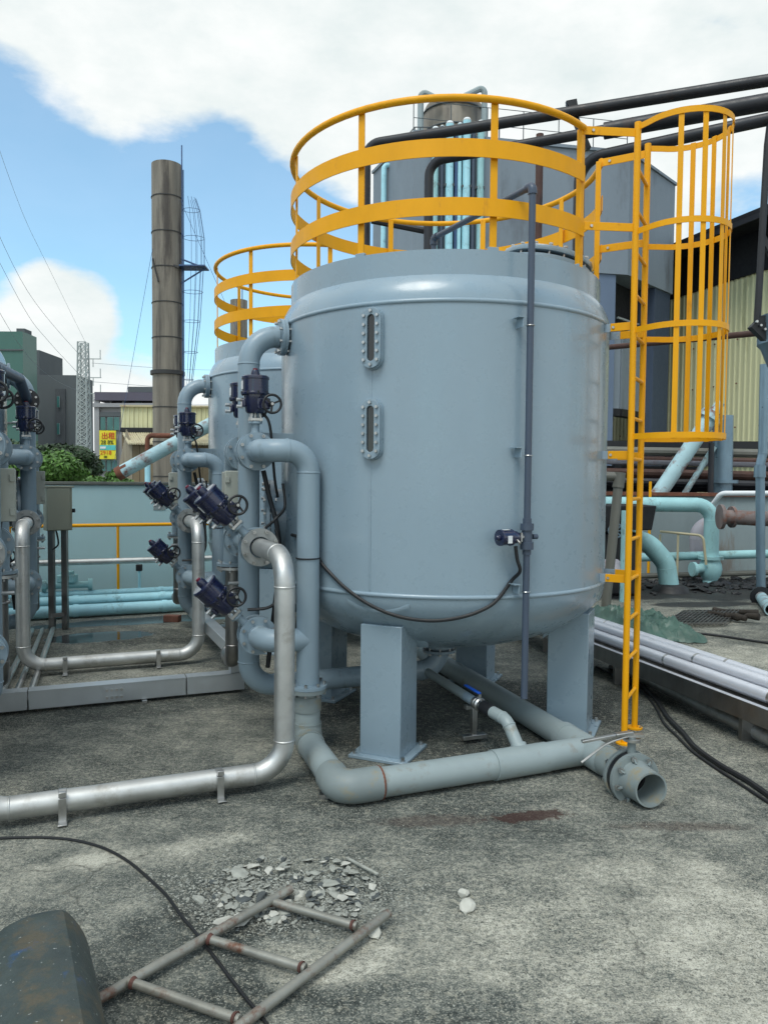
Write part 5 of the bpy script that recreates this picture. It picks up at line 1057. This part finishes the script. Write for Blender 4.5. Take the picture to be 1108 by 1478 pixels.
p = at3(901, 760, 12.4); solo('teal_post', MB().cyl(V((p.x, p.y, 0)), V((p.x, p.y, 1.5)), .06, 10), 'teal', 'teal post standing just left of the ladder stile', 'post')
p = at3(882, 700, 16); 
# pipe tray with silver pipes
ta = at(860, 931, z=.34); tb = at(1108, 1025.6, z=.34); td = (tb-ta).normalized(); tn = V((-td.y, td.x, 0)); tn = tn if tn.x > 0 else -tn
ty = thing('pipe_tray', 'long stainless pipe tray on feet to the right of the tank', 'tray', (ta.x, ta.y, 0)); A0 = ta-td*3.6; A1 = tb+td*2.4
MB().bar(A0+V((0, 0, -.07)), A1+V((0, 0, -.07)), .006, .14).build('side_plate', 'stainless_dark', ty)
MB().bar(A0+tn*.02+V((0, 0, .0)), A1+tn*.02+V((0, 0, .0)), .045, .006).build('side_lip', 'alu', ty)
MB().bar(A0+tn*.25+V((0, 0, -.138)), A1+tn*.25+V((0, 0, -.138)), .48, .006).build('bottom_plate', 'stainless_dark', ty); MB().bar(A0+tn*.5+V((0, 0, -.07)), A1+tn*.5+V((0, 0, -.07)), .006, .14).build('side_plate', 'stainless_dark', ty)
for k in (-2.6, -1.2, .22, 1.9, 3.5):
    p = ta+td*k+tn*.12; MB().box((p.x, p.y, .10), (.10, .06, .2)).build('foot', 'stainless_dark', ty); 
p = ta+td*.22; 
for o, z, r_, n in ((.115, .40, .052, 'silver-clad pipe on the tray, nearest to the tank'), (.27, .435, .06, 'silver-clad pipe on the tray, middle of three'), (.42, .43, .055, 'silver-clad pipe on the tray, farthest from the tank')):
    t = thing('clad_pipe', n, 'pipe', ta+tn*o, 'silver pipes on the tray'); q0 = A0+tn*o; q1 = A1+tn*o; q0.z = q1.z = z; MB().tube([q0, q1], r_, 18).build('pipe_run', 'alu', t)
    for k in (1.0, 2.6, 4.4, 5.6, 6.5):
        p = q0+td*(k+o*1.3); MB().cyl(p-td*.012, p+td*.012, r_+.003, 18).build('joint_band', 'steel', t)
ga = at(1108, 1064, z=.07); gd = at(1000, 1012, z=.07); solo('floor_pipe', MB().tube([gd-(ga-gd)*1.4, ga+(ga-gd)*1.6], .062, 16), 'stainless', 'stainless pipe lying on the ground under the tray', 'pipe')
# hoses, cables
def hose(label, px, r_, z=None, name='hose', off=(0, 0)): solo(name, MB().tube(smooth_path([at(x+off[0], y+off[1], z=r_ if z is None else z) for x, y in px], 6), r_, 8), 'cable', label, 'cable' if name != 'hose' else 'hose')
hose('black hose curving from the ladder foot to the right edge', [(880, 962), (905, 978), (930, 993), (948, 1012), (962, 1034), (985, 1058), (1003, 1079), (1040, 1105), (1080, 1128), (1125, 1160)], .020)
hose('thinner black cable beside the curving hose at right', [(860, 962), (900, 982), (926, 998), (945, 1020), (958, 1044), (978, 1064), (998, 1084), (1030, 1107), (1070, 1133), (1120, 1166)], .011, name='ground_cable')
hose('thin dark cable on the ground behind the tray', [(985, 919), (1000, 914), (1040, 918), (1080, 924), (1130, 931)], .015, name='ground_cable')
hose('black cable curving across the foreground ground at left', [(-40, 1212), (20, 1209), (70, 1209), (110, 1213), (150, 1224), (185, 1243), (215, 1268), (240, 1292), (262, 1322), (284, 1348), (310, 1382), (335, 1415), (356, 1442), (376, 1466), (400, 1500)], .0075, name='ground_cable')
# tarpaulin
def tarp():
    from mathutils import noise
    c = at(922, 906, z=0); b = MB(); n = 90; q = []
    for i in range(n+1):
        for j in range(n+1):
            x = -1+2*i/n; y = -1+2*j/n; rr = max(abs(x), abs(y)); an = math.atan2(y, x); wob = 1+.25*noise.noise(V((math.cos(an)*1.8, math.sin(an)*1.8, 3)))
            w1 = noise.noise(V((x*1.2, y*1.2, 2)))*.8; f1 = 1-abs(noise.noise(V((x*2.0+w1, y*2.3, 1)))); f2 = 1-abs(noise.noise(V((x*3.6-w1*1.5, y*4.4+w1, 5)))); f3 = 1-abs(noise.noise(V((x*7+w1*3, y*6, 9))))
            h = min(1, max(0, 1-rr)*4)**.7*(.12*f1**3+.07*f2**4+.025*f3**3+.012)+.010*(1+noise.noise(V((x*5, y*5, 7))))
            q.append((c.x+(x*.42+.06*(f2-.5))*wob-y*.10, c.y+(y*.88+.06*(f1-.5))*wob, max(.008, h)))
    f = [(i*(n+1)+j, (i+1)*(n+1)+j, (i+1)*(n+1)+j+1, i*(n+1)+j+1) for i in range(n) for j in range(n)]
    b.add(q, f); solo('tarpaulin', b, 'tarp', 'crumpled green tarpaulin heaped behind the silver pipes', 'tarpaulin', smooth=55)
tarp()
gt = thing('grating_panel', 'dark steel grating panel lying by the tarpaulin', 'grating', at(995, 898, z=0)); g0 = at(955, 902, z=.05); g1 = at(1045, 900, z=.05); g2 = at(985, 883, z=.05); gx = (g1-g0); gy = (g2-g0)
for k in range(15): MB().bar(g0+gx*k/14, g0+gx*k/14+gy, .012, .04).build('bearing_bar', 'stainless_dark', gt)
for k in range(7): MB().bar(g0+gy*k/6+V((0, 0, .012)), g0+gy*k/6+gx+V((0, 0, .012)), .012, .02).build('cross_rod', 'stainless_dark', gt)
rng5 = random.Random(31)
for k in range(3):
    p = at((1030, 1022, 1045)[k], (881, 886, 892)[k], z=.05); q = at((1088, 1075, 1092)[k], (884, 893, 890)[k], z=.04+.03*k); b = MB(); m5 = [p.lerp(q, t5/5)+V((rng5.uniform(-.04, .04), rng5.uniform(-.05, .05), rng5.uniform(-.01, .02))) for t5 in range(6)]; b.tube(m5, [rng5.uniform(.03, .065) for t5 in range(6)], 6); solo('rotten_board', b, 'timber', ['blackened timber board at the back of the small pile behind the tray', 'blackened timber board in the middle of the small pile', 'blackened timber board at the front of the small pile'][k], 'board', 'rotten boards by the grating', bevel=.02)
p = at(1098, 862, z=.1); q = at(1130, 905, z=.1); t = thing('pipe_offcut', 'short teal pipe offcut with black flange lying at right', 'pipe', (p.x, p.y, 0)); MB().lathe([(.075, 0), (.09, 0), (.09, 1.3), (.075, 1.3)], 18, frame(p, q-p), True).build('pipe_run', 'blue_rust', t); MB().lathe([(.08, -.05), (.17, -.05), (.17, .0), (.08, .0)], 20, frame(p, q-p), True).build('flange', 'black', t)
def lump(rng, r_, M, flat=.6):
    n = rng.randint(7, 10); vs = []
    for k in range(n*2+2):
        d = V((rng.gauss(0, 1), rng.gauss(0, 1), rng.gauss(0, 1))).normalized()*rng.uniform(.75, 1.1); vs.append(M @ V((d.x*r_, d.y*r_*rng.uniform(.6, 1), d.z*r_*flat)))
    return vs
import bmesh
def hull(vs):
    bm = bmesh.new()
    for q in vs: bm.verts.new(q)
    bmesh.ops.convex_hull(bm, input=bm.verts); bmesh.ops.delete(bm, geom=[v for v in bm.verts if not v.link_faces], context='VERTS')
    bm.verts.index_update(); o = ([v.co.copy() for v in bm.verts], [[v.index for v in f.verts] for f in bm.faces]); bm.free(); return o
rng = random.Random(11); b = MB()
for k in range(420):
    x = rng.uniform(3.8, 8.2); y = 14.1+.06*x+rng.gauss(0, .5); r_ = rng.uniform(.04, .15)*rng.uniform(.6, 1.2); b.add(*hull(lump(rng, r_, MX.Translation((x, y, r_*.15)) @ MX.Rotation(rng.uniform(0, 6), 4, 'Z'), .45)))
o = b.build('sludge_heap', 'sludge', smooth=0); o['kind'] = 'stuff'; tag(o, 'black crumbly sludge spread along the foot of the teal pipes', 'sludge')

# ------------------------------------------------------------------ foreground: pipe ladder, drum, rubble
pl = thing('pipe_ladder', 'rusty steel pipe ladder lying on the ground in the foreground', 'ladder', at(330, 1400, z=0)); ZR = .035
def rp(px, py, z=ZR): return at(px, py, z=z)
MB().tube([rp(420, 1283, .055), rp(80, 1478, .03), rp(80, 1478, .03)+(rp(80, 1478, .03)-rp(420, 1283, .055))*.5], .0205, 16).build('side_rail', 'scaffold', pl)
MB().tube([rp(560, 1318, .05), rp(350, 1478, .03), rp(350, 1478, .03)+(rp(350, 1478, .03)-rp(560, 1318, .05))*.9], .0205, 16).build('side_rail', 'scaffold', pl)
for (x0, y0), (x1, y1) in (((388, 1300), (515, 1337)), ((298, 1354), (441, 1398)), ((187, 1417), (346, 1472))):
    a = rp(x0, y0, .045); c = rp(x1, y1, .04); r_ = MB().cyl(a, c, .0185, 16).build('rung', 'scaffold', pl); d = (c-a).normalized()
    for p, s in ((a, 1), (c, -1)): MB().tube([p+d*s*.014, p+d*s*.021, p+d*s*.029], [.0245, .0225, .0188], 14).build('weld', 'weld_rust', r_)
dm = thing('steel_drum', 'battered dark steel drum lying in the lower left corner', 'drum', (-1.1, 2.4, 0))
f0 = V((-1.285, 2.765, .19)); f1 = V((-.885, 2.0, .19)); dd = (f0-f1).normalized(); M = frame(f1, dd, (0, 0, 1)); ln = (f0-f1).length
def drum_profile(z, r_):
    out = []
    for k in range(40):
        a = 2*math.pi*k/40; cs = [R(x) for x in (30, 118, 180, 242, 318)]; n5 = len(cs)
        for c5 in range(n5):
            c0_, c1_ = cs[c5], cs[(c5+1) % n5]+(2*math.pi if c5 == n5-1 else 0); aa = a if a >= c0_ else a+2*math.pi
            if c0_ <= aa <= c1_:
                hw = (c1_-c0_)/2; pol = math.cos(hw)/math.cos(aa-(c0_+c1_)/2); rr = r_*(1-.42*(1-pol)); break
        out.append(M @ V((rr*math.cos(a), rr*math.sin(a), z)))
    return out
q = []; zs = [(0, .16), (0, .2), (ln*.3, .2), (ln*.6, .203), (ln*.95, .2), (ln*.99, .193), (ln, .178), (ln, .03)]
for z, r_ in zs: q += drum_profile(z, r_)
f = [(i*40+k, i*40+(k+1) % 40, (i+1)*40+(k+1) % 40, (i+1)*40+k) for i in range(len(zs)-1) for k in range(40)]+[[(len(zs)-1)*40+k for k in range(40)]]
MB().add(q, f).build('barrel', 'drum', dm, smooth=18)
MB().tube([M @ V((.1725*math.cos(R(60)), .1725*math.sin(R(60)), ln*t)) for t in (.0, .35, .62, .8)], .003, 5).build('seam', 'black', dm)
rng = random.Random(21)
# loose broken concrete
def chunk_mesh(r_, flat, name='concrete_chunk'):
    v, fc = hull(lump(rng, r_, MX.Identity(4), flat)); b = MB().add(v, fc); return b
protos = []
for k in range(10):
    b = chunk_mesh(.05, rng.uniform(.35, .7)); me = bpy.data.meshes.new('concrete_chunk'); me.from_pydata([tuple(v) for v in b.v], [], b.f); me.update(); protos.append(me)
for m_ in protos: m_.materials.append(M_['stone'])
def protos_round(src):
    r9 = random.Random(77); vs = [V((r9.gauss(0, 1), r9.gauss(0, 1), r9.gauss(0, 1))).normalized()*.05*r9.uniform(.88, 1.05) for _ in range(34)]
    v, fc = hull(vs); me = bpy.data.meshes.new('concrete_chunk'); me.from_pydata([tuple(q) for q in v], [], fc); me.materials.append(src.materials[0]); me.update(); return me
def chunk(px, py, size, mat=None, label=None, group='broken concrete chunks in the heap', dz=0, z=None):
    p = at(px, py, z=0); me = rng.choice(protos)
    if mat: me = me.copy(); me.materials.clear(); me.materials.append(M_[mat])
    o = bpy.data.objects.new('concrete_chunk', me); COL.objects.link(o); s = size/.05; o.scale = (s*rng.uniform(.8, 1.4), s*rng.uniform(.7, 1.2), s*rng.uniform(.35, .75)); o.location = (p.x, p.y, size*.2+dz); o.rotation_euler = (rng.uniform(-.35, .35), rng.uniform(-.35, .35), rng.uniform(0, 6.3))
    if label: o.data = protos_round(me); o.scale = (s*1.0, s*.8, s*.62); o.location.z = size*.3; o.rotation_euler[0] = o.rotation_euler[1] = .1
    return tag(o, label or 'grey broken concrete chunk in the heap behind the pipe ladder', 'rubble', group if label is None else None)
def heap(px, py): # inside the heap outline
    return ((px-425)/122)**2+((py-1288)/50)**2 < 1 and py > 1231+abs(px-440)*.16
cnt = 0
while cnt < 240:
    px = rng.uniform(290, 548); py = rng.uniform(1236, 1340)
    if not heap(px, py): continue
    w_ = 1-((px-425)/122)**2; sz = rng.choice((.011, .013, .015, .018, .021, .026, .032))*rng.uniform(.8, 1.15); chunk(px, py, sz, rng.choice((None, None, None, 'stone_dark', 'stone_dark', 'stone_white')), dz=.02*rng.random()*w_); cnt += 1
for px, py, sz in ((345, 1262, .055), (365, 1252, .05), (333, 1258, .04), (472, 1278, .058), (350, 1330, .075), (320, 1334, .07), (395, 1328, .05), (372, 1322, .04), (432, 1296, .045), (485, 1294, .045), (505, 1292, .042), (412, 1320, .04), (288, 1300, .04), (455, 1262, .045), (388, 1258, .04), (410, 1250, .035)):
    chunk(px, py, sz, rng.choice(('stone', 'stone_white')))
chunk(669, 1292, .038, 'stone_white', 'smaller of two pale stones lying alone right of the heap'); chunk(674, 1312, .050, 'stone_white', 'larger of two pale stones lying alone right of the heap'); chunk(538, 1349, .045, 'stone_white', 'pale chunk under the right rail of the pipe ladder')
p = at(545, 1262, z=.02); q = at(500, 1238, z=.02); solo('wood_stick', MB().bar(p, q, .014, .012), 'stone', 'pale stick at the upper right of the rubble heap', 'stick', bevel=.003)
b = MB()
for k in range(6000):
    if k < 4600:
        px = rng.gauss(410, 85); py = rng.gauss(1290, 26); sz = rng.uniform(.002, .009)
    else:
        px = rng.uniform(-20, 1120); py = rng.uniform(1110, 1478); sz = rng.uniform(.002, .0055)
    p = at(px, py, z=0); b.add(*hull([q for q in lump(rng, sz, MX.Translation((p.x, p.y, sz*.2)), .6)][:9]))
o = b.build('grit', 'stone', smooth=0); o['kind'] = 'stuff'; tag(o, 'fine pale grit scattered over the concrete ground and heap', 'grit')
